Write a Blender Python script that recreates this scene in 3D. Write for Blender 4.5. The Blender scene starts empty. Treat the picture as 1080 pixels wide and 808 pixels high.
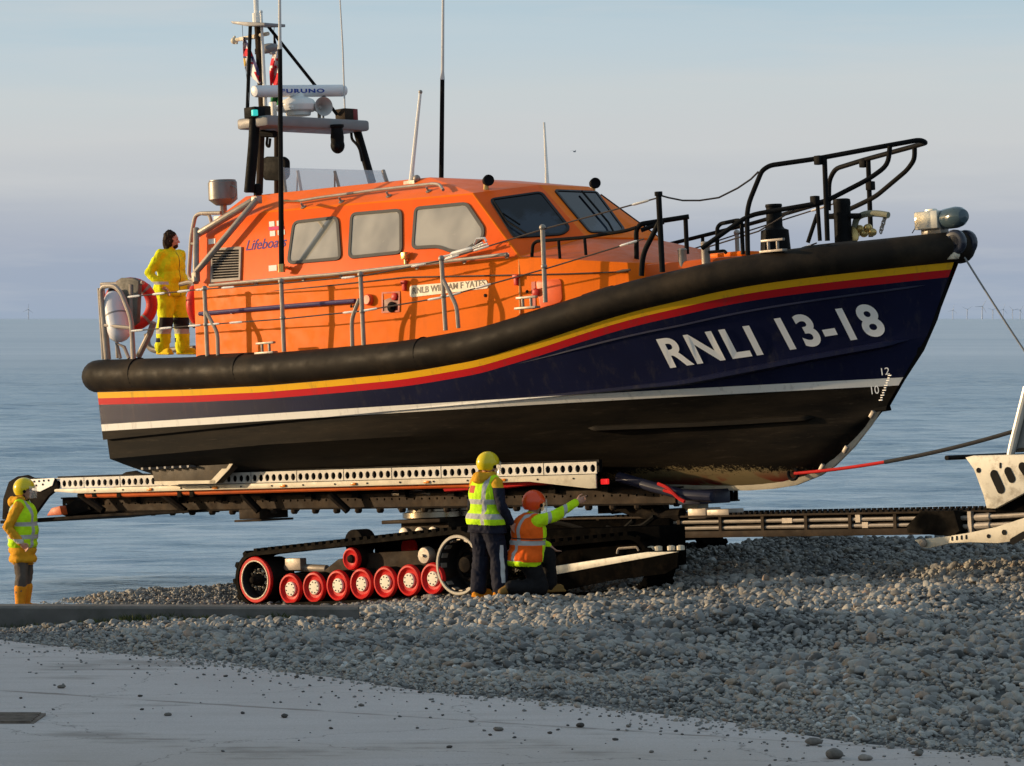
import bpy, bmesh, math, random
import numpy as np
from mathutils import Vector, Matrix, noise
random.seed(7); np.random.seed(7)
scn = bpy.context.scene
COL = scn.collection
R = math.radians
PI = math.pi

# ------------------------------------------------------------------ camera and photograph measurements
FPX, HC = 3900.0, 3.42
PITCH = math.atan(68 / FPX)
CAM = Vector((0, 0, HC))
YAW, TRIM = R(43), R(3.532)                     # heading and bow-up trim of the boat on its carriage
BO = Vector((-4.424, 53.232, 1.892))            # transom, centre line, level of the boot stripe
FW = Vector((math.cos(YAW) * math.cos(TRIM), -math.sin(YAW) * math.cos(TRIM), math.sin(TRIM)))
PT = Vector((math.sin(YAW), math.cos(YAW), 0))  # port
UP = FW.cross(PT)
BM = Matrix((FW, PT, UP)).transposed().to_4x4(); BM.translation = BO
BI = BM.inverted()

def ray(px, py):
    a = (px - 540) / FPX; b = (404 - py) / FPX
    c, s = math.cos(PITCH), math.sin(PITCH)
    return Vector((a, c + b * s, -s + b * c))
def at(px, py, Y):
    "world point seen at a pixel, at depth Y"
    d = ray(px, py); return CAM + d * (Y / d.y)
def L(px, py, s):
    "boat-frame point measured off the photograph on the plane s metres to starboard"
    o = BI @ CAM; d = BI.to_3x3() @ ray(px, py)
    return o + d * ((-s - o.y) / d.y)
def Lpl(px, py, pl):
    o = BI @ CAM; d = BI.to_3x3() @ ray(px, py)
    p0, n = pl
    return o + d * ((p0 - o).dot(n) / d.dot(n))
def pix(p):
    w = BM @ Vector(p) - CAM
    c, s = math.cos(PITCH), math.sin(PITCH)
    d = w.y * c - w.z * s; u = w.z * c + w.y * s
    return 540 + FPX * w.x / d, 404 - FPX * u / d
def P(x, s, z): return Vector((x, -s, z))
def interp(x, pts):
    return float(np.interp(x, [p[0] for p in pts], [p[1] for p in pts]))
def sm(pts, x):
    "smooth (cubic, monotone slopes) interpolation of a list of points"
    n = len(pts)
    if x <= pts[0][0]: return pts[0][1]
    if x >= pts[-1][0]: return pts[-1][1]
    d = [(pts[i + 1][1] - pts[i][1]) / (pts[i + 1][0] - pts[i][0]) for i in range(n - 1)]
    m = [d[0]] + [0 if d[i - 1] * d[i] <= 0 else (d[i - 1] + d[i]) / 2 for i in range(1, n - 1)] + [d[-1]]
    for i in range(n - 1):
        if x <= pts[i + 1][0]:
            h = pts[i + 1][0] - pts[i][0]; t = (x - pts[i][0]) / h
            return ((2*t**3 - 3*t*t + 1) * pts[i][1] + (t**3 - 2*t*t + t) * h * m[i]
                    + (-2*t**3 + 3*t*t) * pts[i + 1][1] + (t**3 - t*t) * h * m[i + 1])
def sstep(a, b, x):
    t = min(1, max(0, (x - a) / (b - a))); return t * t * (3 - 2 * t)

# ------------------------------------------------------------------ materials
MATS = {}
def nt_new(name):
    m = bpy.data.materials.new(name); m.use_nodes = True
    nt = m.node_tree; return m, nt, nt.nodes['Principled BSDF']
def mth(nt, op, a, b=None, c=None):
    n = nt.nodes.new('ShaderNodeMath'); n.operation = op
    for i, v in enumerate((a, b, c)):
        if v is None: continue
        if isinstance(v, (int, float)): n.inputs[i].default_value = v
        else: nt.links.new(v, n.inputs[i])
    return n.outputs[0]
def mixc(nt, f, a, b):
    n = nt.nodes.new('ShaderNodeMix'); n.data_type = 'RGBA'
    for i, v in ((0, f), (6, a), (7, b)):
        if isinstance(v, (int, float)): n.inputs[i].default_value = v
        elif isinstance(v, tuple): n.inputs[i].default_value = (*v, 1)
        else: nt.links.new(v, n.inputs[i])
    return n.outputs[2]
def mapr(nt, v, a, b, c=0, d=1):
    n = nt.nodes.new('ShaderNodeMapRange')
    nt.links.new(v, n.inputs[0])
    for i, q in enumerate((a, b, c, d)): n.inputs[i + 1].default_value = q
    return n.outputs[0]
def coords(nt, scale=None, kind='Object'):
    tc = nt.nodes.new('ShaderNodeTexCoord'); o = tc.outputs[kind]
    if scale is not None:
        mp = nt.nodes.new('ShaderNodeMapping'); nt.links.new(o, mp.inputs[0])
        mp.inputs['Scale'].default_value = scale if isinstance(scale, tuple) else (scale,) * 3
        o = mp.outputs[0]
    return o
def nse(nt, vec, scale, detail=4, rough=.55, out=0):
    n = nt.nodes.new('ShaderNodeTexNoise'); n.inputs['Scale'].default_value = scale
    n.inputs['Detail'].default_value = detail; n.inputs['Roughness'].default_value = rough
    nt.links.new(vec, n.inputs['Vector']); return n.outputs[out]
def xyz(nt, v):
    n = nt.nodes.new('ShaderNodeSeparateXYZ'); nt.links.new(v, n.inputs[0]); return n.outputs
def bump(nt, bs, h, strength, dist):
    n = nt.nodes.new('ShaderNodeBump'); n.inputs['Strength'].default_value = strength
    n.inputs['Distance'].default_value = dist; nt.links.new(h, n.inputs['Height'])
    nt.links.new(n.outputs[0], bs.inputs['Normal'])
def pm(name, col, rough=.5, metal=0., coat=0., var=.15, vscale=3., dirt=None, dscale=2., bmp=0., bscale=40., spec=.25, streak=0.):
    "plain painted / metal / cloth surface with mottling, optional dirt and fine bump"
    if name in MATS: return MATS[name]
    m, nt, bs = nt_new(name)
    v = coords(nt)
    n1 = nse(nt, v, vscale, 5, .6)
    lo = tuple(c * (1 - var) for c in col); hi = tuple(min(1, c * (1 + var)) for c in col)
    c = mixc(nt, mapr(nt, n1, .3, .7), lo, hi)
    if dirt:
        n2 = nse(nt, v, dscale, 6, .7)
        c = mixc(nt, mapr(nt, n2, .5, .72, 0, dirt[3] if len(dirt) > 3 else .6), c, dirt[:3])
    if streak:
        ns = nse(nt, coords(nt, (5, 5, .45)), 1.6, 6, .7)
        c = mixc(nt, mapr(nt, ns, .52, .74, 0, streak), c, tuple(k * .45 + .015 for k in col))
    nt.links.new(c, bs.inputs['Base Color'])
    r = mapr(nt, nse(nt, v, vscale * 2.3, 4), .3, .7, max(.02, rough * .8), min(1, rough * 1.2))
    nt.links.new(r, bs.inputs['Roughness'])
    bs.inputs['Metallic'].default_value = metal
    bs.inputs['Coat Weight'].default_value = coat; bs.inputs['Coat Roughness'].default_value = .08
    bs.inputs['Specular IOR Level'].default_value = spec
    if bmp: bump(nt, bs, nse(nt, v, bscale, 4), bmp, .01)
    MATS[name] = m; return m

ORANGE = pm('orange_paint', (.88, .168, .004), .5, var=.05, dirt=(.62, .12, .01, .35), dscale=1.3, spec=.09, streak=.25)
ORANGE_UP = pm('orange_upper_sky_tint', (.84, .112, .009), .42, var=.05, dirt=(.6, .09, .012, .35), dscale=1.1, spec=.13, streak=.25)  # same orange made redder: sky reflection on the tilted side put into colour
ORANGE_ROOF = pm('orange_roof_paint', (.80, .145, .02), .45, var=.07, spec=.3)
RUBBER = pm('black_rubber', (.015, .012, .0095), .6, var=.3, vscale=2, dirt=(.06, .043, .026, .6), dscale=.9, bmp=.15, bscale=18, spec=.09)
STEEL = pm('dull_steel', (.30, .265, .23), .5, metal=.35, spec=.3, var=.2, vscale=6, dirt=(.25, .2, .15, .4))
BRIGHT = pm('bright_steel', (.72, .7, .66), .3, metal=.6, var=.1)
BLACKM = pm('black_coated_metal', (.008, .008, .0085), .6, var=.3, vscale=5, spec=.05)
DARK = pm('dark_machinery', (.012, .010, .009), .7, var=.4, vscale=4, dirt=(.04, .03, .02, .6), dscale=5, spec=.02)
BROWNM = pm('brown_steel_beam', (.036, .026, .019), .62, var=.35, vscale=3, dirt=(.085, .058, .035, .6), dscale=4, spec=.05)
CREAM = pm('cream_plate', (.62, .56, .44), .5, var=.08, vscale=3, dirt=(.28, .22, .15, .6), dscale=5)
BLACKMAT = pm('matt_black', (.0035, .0033, .0032), .85, var=.4, vscale=4, dirt=(.016, .012, .009, .5), dscale=6, spec=.0)
DARKR = pm('track_rubber', (.009, .0075, .006), .8, var=.4, vscale=5, dirt=(.03, .023, .016, .5), dscale=5, spec=.03)
WHITE = pm('white_paint', (.76, .75, .72), .38, var=.05, coat=.15, dirt=(.5, .46, .4, .3))
WHITEDIRT = pm('worn_white_plate', (.66, .62, .52), .5, var=.1, vscale=4, dirt=(.2, .15, .1, .75), dscale=7)
GREYM = pm('grey_paint', (.25, .25, .26), .45, var=.12)
RED = pm('red_wheel_paint', (.56, .012, .012), .45, var=.15, spec=.12, dirt=(.3, .05, .035, .4), dscale=6)
REDB = pm('red_buoy', (.55, .03, .02), .5, var=.15)
REDSTRAP = pm('red_strap', (.5, .012, .012), .7, var=.15)
ORANGEPIPE = pm('orange_pipe', (.62, .12, .02), .5, var=.15, dirt=(.2, .06, .03, .5))
BLUEPOLE = pm('navy_pole', (.045, .035, .12), .35, var=.1)
AERG = pm('aerial_grey', (.58, .57, .55), .5, var=.05)
LETW = pm('white_lettering', (.8, .79, .76), .5, var=.04)
LETB = pm('blue_lettering', (.09, .05, .22), .5, var=.04)
LETN = pm('brown_lettering', (.12, .08, .05), .5, var=.04)
LETF = pm('scanner_blue', (.02, .05, .3), .5, var=.04)
ROPE = pm('dark_rope', (.03, .03, .032), .8, var=.3, vscale=30)
WIRE = pm('dark_wire', (.05, .04, .035), .5, var=.2)
BRASS = pm('brass', (.6, .42, .16), .3, metal=.8, var=.15)
SKIN = pm('skin', (.5, .27, .19), .5, var=.12, vscale=12)
HAIR = pm('dark_brown_hair', (.026, .015, .009), .8, spec=.15, var=.5, vscale=60, bmp=.6, bscale=90)
GLASSCLEAR = None
def glass_mat(name, col, rough, alpha):
    m, nt, bs = nt_new(name)
    bs.inputs['Base Color'].default_value = (*col, 1); bs.inputs['Roughness'].default_value = rough
    bs.inputs['Alpha'].default_value = alpha; bs.inputs['IOR'].default_value = 1.5
    return m
SCREEN = glass_mat('clear_screen', (.65, .7, .75), .05, .3)
VISOR = glass_mat('clear_visor', (.75, .75, .7), .12, .32)
def side_glass():
    m, nt, bs = nt_new('hazy_side_glass')
    v = coords(nt); x = xyz(nt, v)
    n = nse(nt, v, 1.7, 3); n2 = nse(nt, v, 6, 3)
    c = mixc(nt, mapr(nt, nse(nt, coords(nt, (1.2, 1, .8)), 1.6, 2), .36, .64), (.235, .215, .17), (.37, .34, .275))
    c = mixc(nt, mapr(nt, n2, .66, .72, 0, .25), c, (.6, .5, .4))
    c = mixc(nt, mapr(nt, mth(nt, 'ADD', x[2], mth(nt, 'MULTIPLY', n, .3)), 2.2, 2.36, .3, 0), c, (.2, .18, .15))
    nt.links.new(c, bs.inputs['Base Color'])
    bs.inputs['Roughness'].default_value = .12; bs.inputs['Coat Weight'].default_value = 1; bs.inputs['Coat Roughness'].default_value = .02; bs.inputs['Coat IOR'].default_value = 1.9
    return m
SGLASS = side_glass()
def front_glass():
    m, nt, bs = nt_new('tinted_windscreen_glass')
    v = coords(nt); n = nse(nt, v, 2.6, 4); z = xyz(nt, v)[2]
    g = mth(nt, 'MULTIPLY', mapr(nt, z, 2.52, 2.40), mapr(nt, n, .44, .53))  # paler low patches painted into the opaque pane for sky seen through
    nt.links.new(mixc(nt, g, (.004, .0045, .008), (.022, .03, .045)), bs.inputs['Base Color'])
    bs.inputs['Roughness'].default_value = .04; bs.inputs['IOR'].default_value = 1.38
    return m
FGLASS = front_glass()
def emis(name, col, st):
    m, nt, bs = nt_new(name); bs.inputs['Base Color'].default_value = (*col, 1)
    bs.inputs['Emission Color'].default_value = (*col, 1); bs.inputs['Emission Strength'].default_value = st
    return m
GREENLAMP = emis('green_lamp', (.03, .55, .48), .75)
REDLAMP = emis('red_lamp', (.9, .02, .02), .8)
AMBER = pm('amber_marker', (.7, .22, .02), .3)

def hull_mat():
    m, nt, bs = nt_new('hull_paint')
    v = coords(nt); x, y, z = xyz(nt, v)[:3]
    a = nt.nodes.new('ShaderNodeAttribute'); a.attribute_name = 'below'; d = a.outputs['Fac']
    n1 = nse(nt, v, 1.2, 4); n2 = nse(nt, v, 20, 8, .8); n4 = nse(nt, v, 1.3, 3); n3 = nse(nt, coords(nt, (.25, 1, 2.2)), 2.4, 5, .65)
    navy = mixc(nt, mapr(nt, n1, .3, .7), (.006, .008, .030), (.009, .012, .042))
    black = mixc(nt, mapr(nt, n3, .35, .75), (.003, .0026, .0022), (.022, .016, .010))
    # scraped paint low on the forefoot: cream primer, a little red
    mk = mth(nt, 'MULTIPLY', mapr(nt, x, 6.5, 8.2), mapr(nt, x, 12.2, 10.6))
    zz = mapr(nt, z, -.72, -1.2)
    sc = mth(nt, 'ADD', mth(nt, 'MULTIPLY', mth(nt, 'MULTIPLY', mk, zz), .95), mth(nt, 'ADD', mth(nt, 'SUBTRACT', n2, 1.18), mth(nt, 'MULTIPLY', n4, .45)))
    sc = mapr(nt, sc, 0, .08)
    rd = mth(nt, 'MULTIPLY', mapr(nt, nse(nt, v, 1.6, 3), .5, .56), mapr(nt, z, -1.0, -1.15))
    black = mixc(nt, sc, black, mixc(nt, rd, (.34, .26, .13), (.3, .03, .02)))
    ns = nse(nt, coords(nt, (1.1, 4, 14)), 2.2, 7, .75); black = mixc(nt, mapr(nt, ns, .56, .70, 0, .5), black, (.05, .04, .028))
    c = mixc(nt, mth(nt, 'GREATER_THAN', z, -.05), black, (.78, .77, .73))
    c = mixc(nt, mth(nt, 'GREATER_THAN', z, .043), c, navy)
    c = mixc(nt, mth(nt, 'LESS_THAN', d, .185), c, (.5, .014, .02))
    c = mixc(nt, mth(nt, 'LESS_THAN', d, .095), c, (.78, .42, .015))
    c = mixc(nt, mth(nt, 'LESS_THAN', d, .012), c, (.02, .018, .016))
    nv = nse(nt, coords(nt, (6, 6, .5)), 1.5, 6, .7); c = mixc(nt, mth(nt, 'MULTIPLY', mapr(nt, nv, .54, .74, 0, .4), mth(nt, 'GREATER_THAN', z, -.05)), c, (.06, .055, .055))
    nt.links.new(c, bs.inputs['Base Color'])
    bs.inputs['Specular IOR Level'].default_value = .13
    r = mapr(nt, z, -.06, -.04, .75, .42); nt.links.new(r, bs.inputs['Roughness'])
    bump(nt, bs, nse(nt, v, 1.1, 2), .12, .05)
    return m
HULLM = hull_mat()

# ------------------------------------------------------------------ mesh building
class MB:
    def __init__(s): s.v = []; s.f = []; s.m = []; s.mi = 0
    def add(s, vs, fs):
        b = len(s.v); s.v += [Vector(p) for p in vs]
        s.f += [[b + i for i in f] for f in fs]; s.m += [s.mi] * len(fs); return s
    def hexa(s, p):
        return s.add(p, [(0,1,2,3), (7,6,5,4), (0,4,5,1), (1,5,6,2), (2,6,7,3), (3,7,4,0)])
    def box(s, c, d, M=None):
        c = Vector(c); M = M or Matrix.Identity(3); h = Vector(d) / 2
        return s.hexa([c + M @ Vector((sx*h.x, sy*h.y, sz*h.z)) for sz in (-1, 1) for sx, sy in ((-1,-1), (1,-1), (1,1), (-1,1))])
    def tube(s, pts, r, n=8, cap=True, closed=False, flat=1.0):
        pts = [Vector(p) for p in pts]; k = len(pts)
        rr = r if isinstance(r, (list, tuple)) else [r] * k
        tan = []
        for i in range(k):
            a = pts[(i - 1) % k] if (closed or i > 0) else pts[i]
            b = pts[(i + 1) % k] if (closed or i < k - 1) else pts[i]
            t = (b - a); tan.append(t.normalized() if t.length > 1e-9 else Vector((0, 0, 1)))
        ref = Vector((0, 0, 1)) if abs(tan[0].z) < .9 else Vector((1, 0, 0))
        u = tan[0].cross(ref).normalized(); vs = []; fs = []
        for i in range(k):
            u = (u - tan[i] * u.dot(tan[i])).normalized(); w = tan[i].cross(u)
            for j in range(n):
                a = 2 * PI * j / n
                vs.append(pts[i] + u * (math.cos(a) * rr[i]) + w * (math.sin(a) * rr[i] * flat))
        for i in range(k if closed else k - 1):
            i2 = (i + 1) % k
            for j in range(n):
                fs.append((i*n + j, i*n + (j+1) % n, i2*n + (j+1) % n, i2*n + j))
        if cap and not closed:
            fs.append(tuple(range(n))[::-1]); fs.append(tuple((k-1)*n + j for j in range(n)))
        return s.add(vs, fs)
    def bar(s, p, q, r, n=8, r2=None): return s.tube([p, q], [r, r if r2 is None else r2], n)
    def lathe(s, prof, o, ax, n=20, closed=False, caps=True):
        "prof: (distance along axis, radius)"
        o = Vector(o); ax = Vector(ax).normalized()
        u = ax.cross(Vector((0, 0, 1)) if abs(ax.z) < .9 else Vector((1, 0, 0))).normalized(); w = ax.cross(u)
        vs = []; fs = []; k = len(prof)
        for t, r in prof:
            for j in range(n):
                a = 2 * PI * j / n; vs.append(o + ax * t + (u * math.cos(a) + w * math.sin(a)) * max(r, 1e-4))
        for i in range(k if closed else k - 1):
            i2 = (i + 1) % k
            for j in range(n): fs.append((i*n + j, i*n + (j+1) % n, i2*n + (j+1) % n, i2*n + j))
        if not closed and caps:
            fs.append(tuple(range(n))[::-1]); fs.append(tuple((k-1)*n + j for j in range(n)))
        return s.add(vs, fs)
    def ell(s, c, r, n=16, m=10, M=None):
        c = Vector(c); M = M or Matrix.Identity(3); vs = []; fs = []
        r = (r, r, r) if isinstance(r, (int, float)) else r
        for i in range(1, m):
            a = PI * i / m
            for j in range(n):
                b = 2 * PI * j / n
                vs.append(c + M @ Vector((r[0]*math.sin(a)*math.cos(b), r[1]*math.sin(a)*math.sin(b), r[2]*math.cos(a))))
        vs += [c + M @ Vector((0, 0, r[2])), c + M @ Vector((0, 0, -r[2]))]
        t, b_ = len(vs) - 2, len(vs) - 1
        for i in range(m - 2):
            for j in range(n): fs.append((i*n + j, (i+1)*n + j, (i+1)*n + (j+1) % n, i*n + (j+1) % n))
        for j in range(n):
            fs.append((t, j, (j+1) % n)); fs.append((b_, (m-2)*n + (j+1) % n, (m-2)*n + j))
        return s.add(vs, fs)
    def prism(s, poly, vec):
        poly = [Vector(p) for p in poly]; n = len(poly); vec = Vector(vec)
        return s.add(poly + [p + vec for p in poly],
                     [tuple(range(n))[::-1], tuple(n + i for i in range(n))] + [(i, (i+1) % n, n + (i+1) % n, n + i) for i in range(n)])
    def ring(s, outer, inner, vec):
        "flat ring between two loops with the same count, extruded by vec"
        n = len(outer); vec = Vector(vec)
        vs = [Vector(p) for p in outer] + [Vector(p) for p in inner]; vs += [p + vec for p in vs]
        fs = []
        for i in range(n):
            j = (i + 1) % n
            fs += [(i, n+i, n+j, j), (2*n+i, 2*n+j, 3*n+j, 3*n+i), (i, j, 2*n+j, 2*n+i), (n+i, 3*n+i, 3*n+j, n+j)]
        return s.add(vs, fs)

SHIFT = {}
def obj(name, mb, mat, parent=None, smooth=35, bev=0., fix=True):
    me = bpy.data.meshes.new(name)
    sh = SHIFT.get(parent.name, Vector()) if parent else Vector()
    me.from_pydata([p - sh for p in mb.v], [], mb.f)
    mats = mat if isinstance(mat, (list, tuple)) else [mat]
    for m in mats: me.materials.append(m)
    if len(mats) > 1: me.polygons.foreach_set('material_index', mb.m)
    if fix or bev:
        bm = bmesh.new(); bm.from_mesh(me)
        bmesh.ops.remove_doubles(bm, verts=bm.verts, dist=1e-5)
        bmesh.ops.recalc_face_normals(bm, faces=bm.faces)
        if bev:
            es = [e for e in bm.edges if len(e.link_faces) == 2 and e.calc_face_angle(0) > R(25)]
            bmesh.ops.bevel(bm, geom=es, offset=bev, segments=2, affect='EDGES', profile=.5, clamp_overlap=True)
        bm.to_mesh(me); bm.free()
    if smooth:
        me.polygons.foreach_set('use_smooth', [True] * len(me.polygons))
        try: me.set_sharp_from_angle(angle=R(smooth))
        except Exception: pass
    me.update()
    o = bpy.data.objects.new(name, me); COL.objects.link(o)
    if parent:
        o.parent = parent; SHIFT[o.name] = sh
    return o
def pieces(name, mb, mat, parent=None, **kw):
    "one object for every separate piece of the builder"
    par = list(range(len(mb.v)))
    def find(a):
        while par[a] != a: par[a] = par[par[a]]; a = par[a]
        return a
    for f in mb.f:
        for i in f[1:]: par[find(i)] = find(f[0])
    comp = {}
    for f in mb.f: comp.setdefault(find(f[0]), []).append(f)
    out = []
    for fs in comp.values():
        ids = sorted({i for f in fs for i in f}); mp = {a: b for b, a in enumerate(ids)}
        q = MB(); q.add([mb.v[i] for i in ids], [[mp[i] for i in f] for f in fs]); out.append(obj(name, q, mat, parent, **kw))
    return out
def thing(name, label, cat, M=None, group=None):
    o = bpy.data.objects.new(name, None); COL.objects.link(o); o.empty_display_size = .2
    if M is not None: o.matrix_world = M
    o['label'] = label; o['category'] = cat
    if group: o['group'] = group
    return o
def tag(o, label, cat, group=None):
    o['label'] = label; o['category'] = cat
    if group: o['group'] = group
    return o
def rnd(pts, r=.1, k=4):
    "round the inner corners of a path"
    pts = [Vector(p) for p in pts]; out = [pts[0]]
    for i in range(1, len(pts) - 1):
        a, b, c = pts[i-1], pts[i], pts[i+1]
        d1 = (a - b); d2 = (c - b); q = min(r, d1.length * .45, d2.length * .45)
        p1 = b + d1.normalized() * q; p2 = b + d2.normalized() * q
        for j in range(k + 1):
            t = j / k; out.append(p1 * (1-t)**2 + b * (2*t*(1-t)) + p2 * t*t)
    out.append(pts[-1]); return out
def rpoly(pts, r=.08, k=5):
    pts = [Vector(p) for p in pts]; out = []; n = len(pts)
    for i in range(n):
        a, b, c = pts[i-1], pts[i], pts[(i+1) % n]
        d1 = (a - b); d2 = (c - b); q = min(r, d1.length * .45, d2.length * .45)
        p1 = b + d1.normalized() * q; p2 = b + d2.normalized() * q
        for j in range(k + 1):
            t = j / k; out.append(p1 * (1-t)**2 + b * (2*t*(1-t)) + p2 * t*t)
    return out
def inset(poly, d):
    c = sum((Vector(p) for p in poly), Vector()) / len(poly); n = len(poly); out = []
    nr = Vector()
    for i in range(n): nr += (poly[i] - c).cross(poly[(i+1) % n] - c)
    nr.normalize()
    for i in range(n):
        t = (poly[(i+1) % n] - poly[i-1]); t.normalize()
        out.append(poly[i] + nr.cross(t) * d)
    return out
def text_mesh(body, bold=0.0, spacing=1.0):
    cu = bpy.data.curves.new('lettering', 'FONT'); cu.body = body; cu.size = 1; cu.offset = bold
    cu.space_character = spacing; cu.resolution_u = 6
    o = bpy.data.objects.new('lettering', cu); COL.objects.link(o)
    dg = bpy.context.evaluated_depsgraph_get()
    me = bpy.data.meshes.new_from_object(o.evaluated_get(dg))
    vs = [v.co.copy() for v in me.vertices]; fs = [tuple(p.vertices) for p in me.polygons]
    bpy.data.objects.remove(o); bpy.data.curves.remove(cu); bpy.data.meshes.remove(me)
    x0 = min(v.x for v in vs); x1 = max(v.x for v in vs); y0 = min(v.y for v in vs); y1 = max(v.y for v in vs)
    return [((v.x - x0) / (x1 - x0), (v.y - y0) / (y1 - y0)) for v in vs], fs
def letters(name, body, f, mat, parent, bold=0., spacing=1.):
    "f maps (u, v) in the unit text box to a point"
    uv, fs = text_mesh(body, bold, spacing)
    mb = MB(); mb.add([f(u, v) for u, v in uv], fs)
    return obj(name, mb, mat, parent, smooth=0, fix=False)
def letters_plane(name, body, p0, p1, hpx, pl, mat, parent, bold=0., lift=.004, spacing=1.):
    a = Lpl(*p0, pl); b = Lpl(*p1, pl); n = pl[1]
    u = b - a; v = n.cross(u.normalized()); 
    if v.z < 0: v = -v
    px0 = pix(a); px1 = pix(a + v); h = hpx / math.dist(px0, px1)
    return letters(name, body, lambda s, t: a + u * s + v * (h * t) + n * lift, mat, parent, bold, spacing)
def plane3(a, b, c):
    n = (b - a).cross(c - a).normalized()
    if n.dot(BI @ CAM - a) < 0: n = -n
    return (a, n)
def perforated(mb, o, ux, uy, W, H, nx, ny, rx, ry, th, seg=10, y0=0., y1=1.):
    "plate with a grid of real holes: o origin, ux uy unit vectors, W x H, thickness vector th"
    o = Vector(o); cw, ch = W / nx, H * (y1 - y0) / ny
    def pt(a, b): return o + ux * a + uy * b
    for (ya, yb) in ((0, H * y0), (H * y1, H)):
        if yb - ya > 1e-4: mb.prism([pt(0, ya), pt(W, ya), pt(W, yb), pt(0, yb)], th)
    for i in range(nx):
        for j in range(ny):
            cx, cy = (i + .5) * cw, H * y0 + (j + .5) * ch
            inn = []; out = []
            for k in range(seg):
                a = 2 * PI * (k + .5) / seg; c, s = math.cos(a), math.sin(a)
                inn.append(pt(cx + c * rx, cy + s * ry))
                q = min(cw / 2 / max(abs(c), 1e-6), ch / 2 / max(abs(s), 1e-6))
                out.append(pt(cx + c * q, cy + s * q))
            n = seg; vs = inn + out; vs = vs + [p + th for p in vs]; fs = []
            for k in range(n):
                l = (k + 1) % n
                fs += [(k, l, n + l, n + k), (2*n + l, 2*n + k, 3*n + k, 3*n + l), (l, k, 2*n + k, 2*n + l)]
            # fill the cell corners
            base = len(mb.v); mb.add(vs, fs)
            for sx, sy in ((1, 1), (-1, 1), (-1, -1), (1, -1)):
                cp = pt(cx + sx * cw / 2, cy + sy * ch / 2)
                ang = math.atan2(sy * ch / 2, sx * cw / 2)
                ks = sorted(range(n), key=lambda k: abs((2*PI*(k+.5)/n - ang + PI) % (2*PI) - PI))[:2]
                mb.add([out[ks[0]], cp, out[ks[1]]], [(0, 1, 2)])

# ================================================================== THE LIFEBOAT
boat = thing('lifeboat', 'large orange and navy lifeboat with black rubber fender, bow up on the carriage', 'lifeboat', BM)
BD = [(0, 2.0), (2, 2.06), (4.5, 2.1), (7, 2.08), (8.5, 1.98), (10, 1.74), (11, 1.46), (12, 1.03), (12.8, .55), (13.2, .26), (13.42, .05)]
BC = [(0, 1.93), (3, 1.97), (5.5, 1.93), (7, 1.83), (8.5, 1.6), (9.5, 1.36), (10.5, 1.06), (11.5, .69), (12.4, .3), (12.95, .035)]
BL = [(0, 1.82), (3, 1.84), (5.5, 1.72), (7, 1.52), (8.5, 1.22), (9.5, .95), (10.5, .66), (11.3, .4), (12.0, .14), (12.3, .035)]
SHEER = [(107,413),(200,410),(280,406),(350,400),(420,393),(460,387),(506,378),(560,362),(620,342),(660,329.5),(720,315.5),(770,304),(820,296),(860,291),(930,283),(998,276.5),(1010,275)]
CHINE = [(100,465),(109,464),(280,446),(500,425),(640,411),(727,402),(850,378),(978,355),(985,354)]
LOWCH = [(100,486),(116,484),(280,469),(500,456),(760,446),(870,439),(925,430),(935,428)]
KEEL = [(700,512.5),(760,514.5),(790,514.5),(815,513),(840,509),(865,499),(880,489),(900,469),(918,446),(926,430)]
def solve_z(x, s, curve):
    lo, hi = -2.5, 2.5
    for _ in range(40):
        z = (lo + hi) / 2; q = pix(P(x, s, z))
        if q[1] > interp(q[0], curve): lo = z
        else: hi = z
    return z
XS, XC, XL = 13.42, 12.95, 12.3
ZS = [(XS*u, solve_z(XS*u, sm(BD, XS*u), SHEER)) for u in np.linspace(0, 1, 28)]
ZC = [(XC*u, solve_z(XC*u, sm(BC, XC*u), CHINE)) for u in np.linspace(0, 1, 28)]
ZL = [(XL*u, solve_z(XL*u, sm(BL, XL*u), LOWCH)) for u in np.linspace(0, 1, 28)]
kp = [L(a, b, 0) for a, b in KEEL]
ZK = [(0, -.86), (3, -1.0), (6, -1.12)] + [(p.x, p.z) for p in kp if p.x < XL - .02] + [(XL, ZL[-1][1] - .02)]
def hullpt(u, seg, t):
    if seg == 1:
        pw = 1 + .45 * sstep(.55, .95, u)
        bc, bd = sm(BC, XC*u), sm(BD, XS*u)
        return P(XC*u + (XS*u - XC*u) * t, bc + (bd - bc) * t**pw, sm(ZC, XC*u) + (sm(ZS, XS*u) - sm(ZC, XC*u)) * t)
    if seg == 0:
        a = Vector((XL*u, -sm(BL, XL*u), sm(ZL, XL*u))); b = hullpt(u, 1, 0); b.y += .075 * (1 - sstep(.3, .62, u)); b.z += .005
        return a.lerp(b, t)
    a = Vector((XL*u, 0, sm(ZK, XL*u))); b = hullpt(u, 0, 0)
    p = a.lerp(b, t); bul = math.sin(PI * t) * (.06 + .06 * sstep(.5, .8, u) * (1 - sstep(.9, 1, u)))
    return p + Vector((0, -.6, -.8)) * bul
def hull_s(x, z):
    "half breadth of the topsides at (x, z)"
    u = x / XC
    for _ in range(8):
        zc, zs = sm(ZC, XC*u), sm(ZS, XS*u); t = min(1, max(0, (z - zc) / (zs - zc)))
        u = x / (XC + (XS - XC) * t)
    return -hullpt(u, 1, t).y
US = [i / 75 for i in range(76)]
rows = [(-1, i / 8) for i in range(8)] + [(0, i / 5) for i in range(5)] + [(0, .999)] + [(1, i / 12) for i in range(13)]
mb = MB(); vs = []; below = []
for sgn in (1, -1):
    for u in US:
        for sg, t in rows:
            p = hullpt(u, sg, t); p = Vector((p.x, p.y * sgn, p.z)); vs.append(p)
            below.append(sm(ZS, XS*u) - p.z if sg == 1 else 5)
nr = len(rows); N1 = len(US) * nr; fs = []
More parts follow.
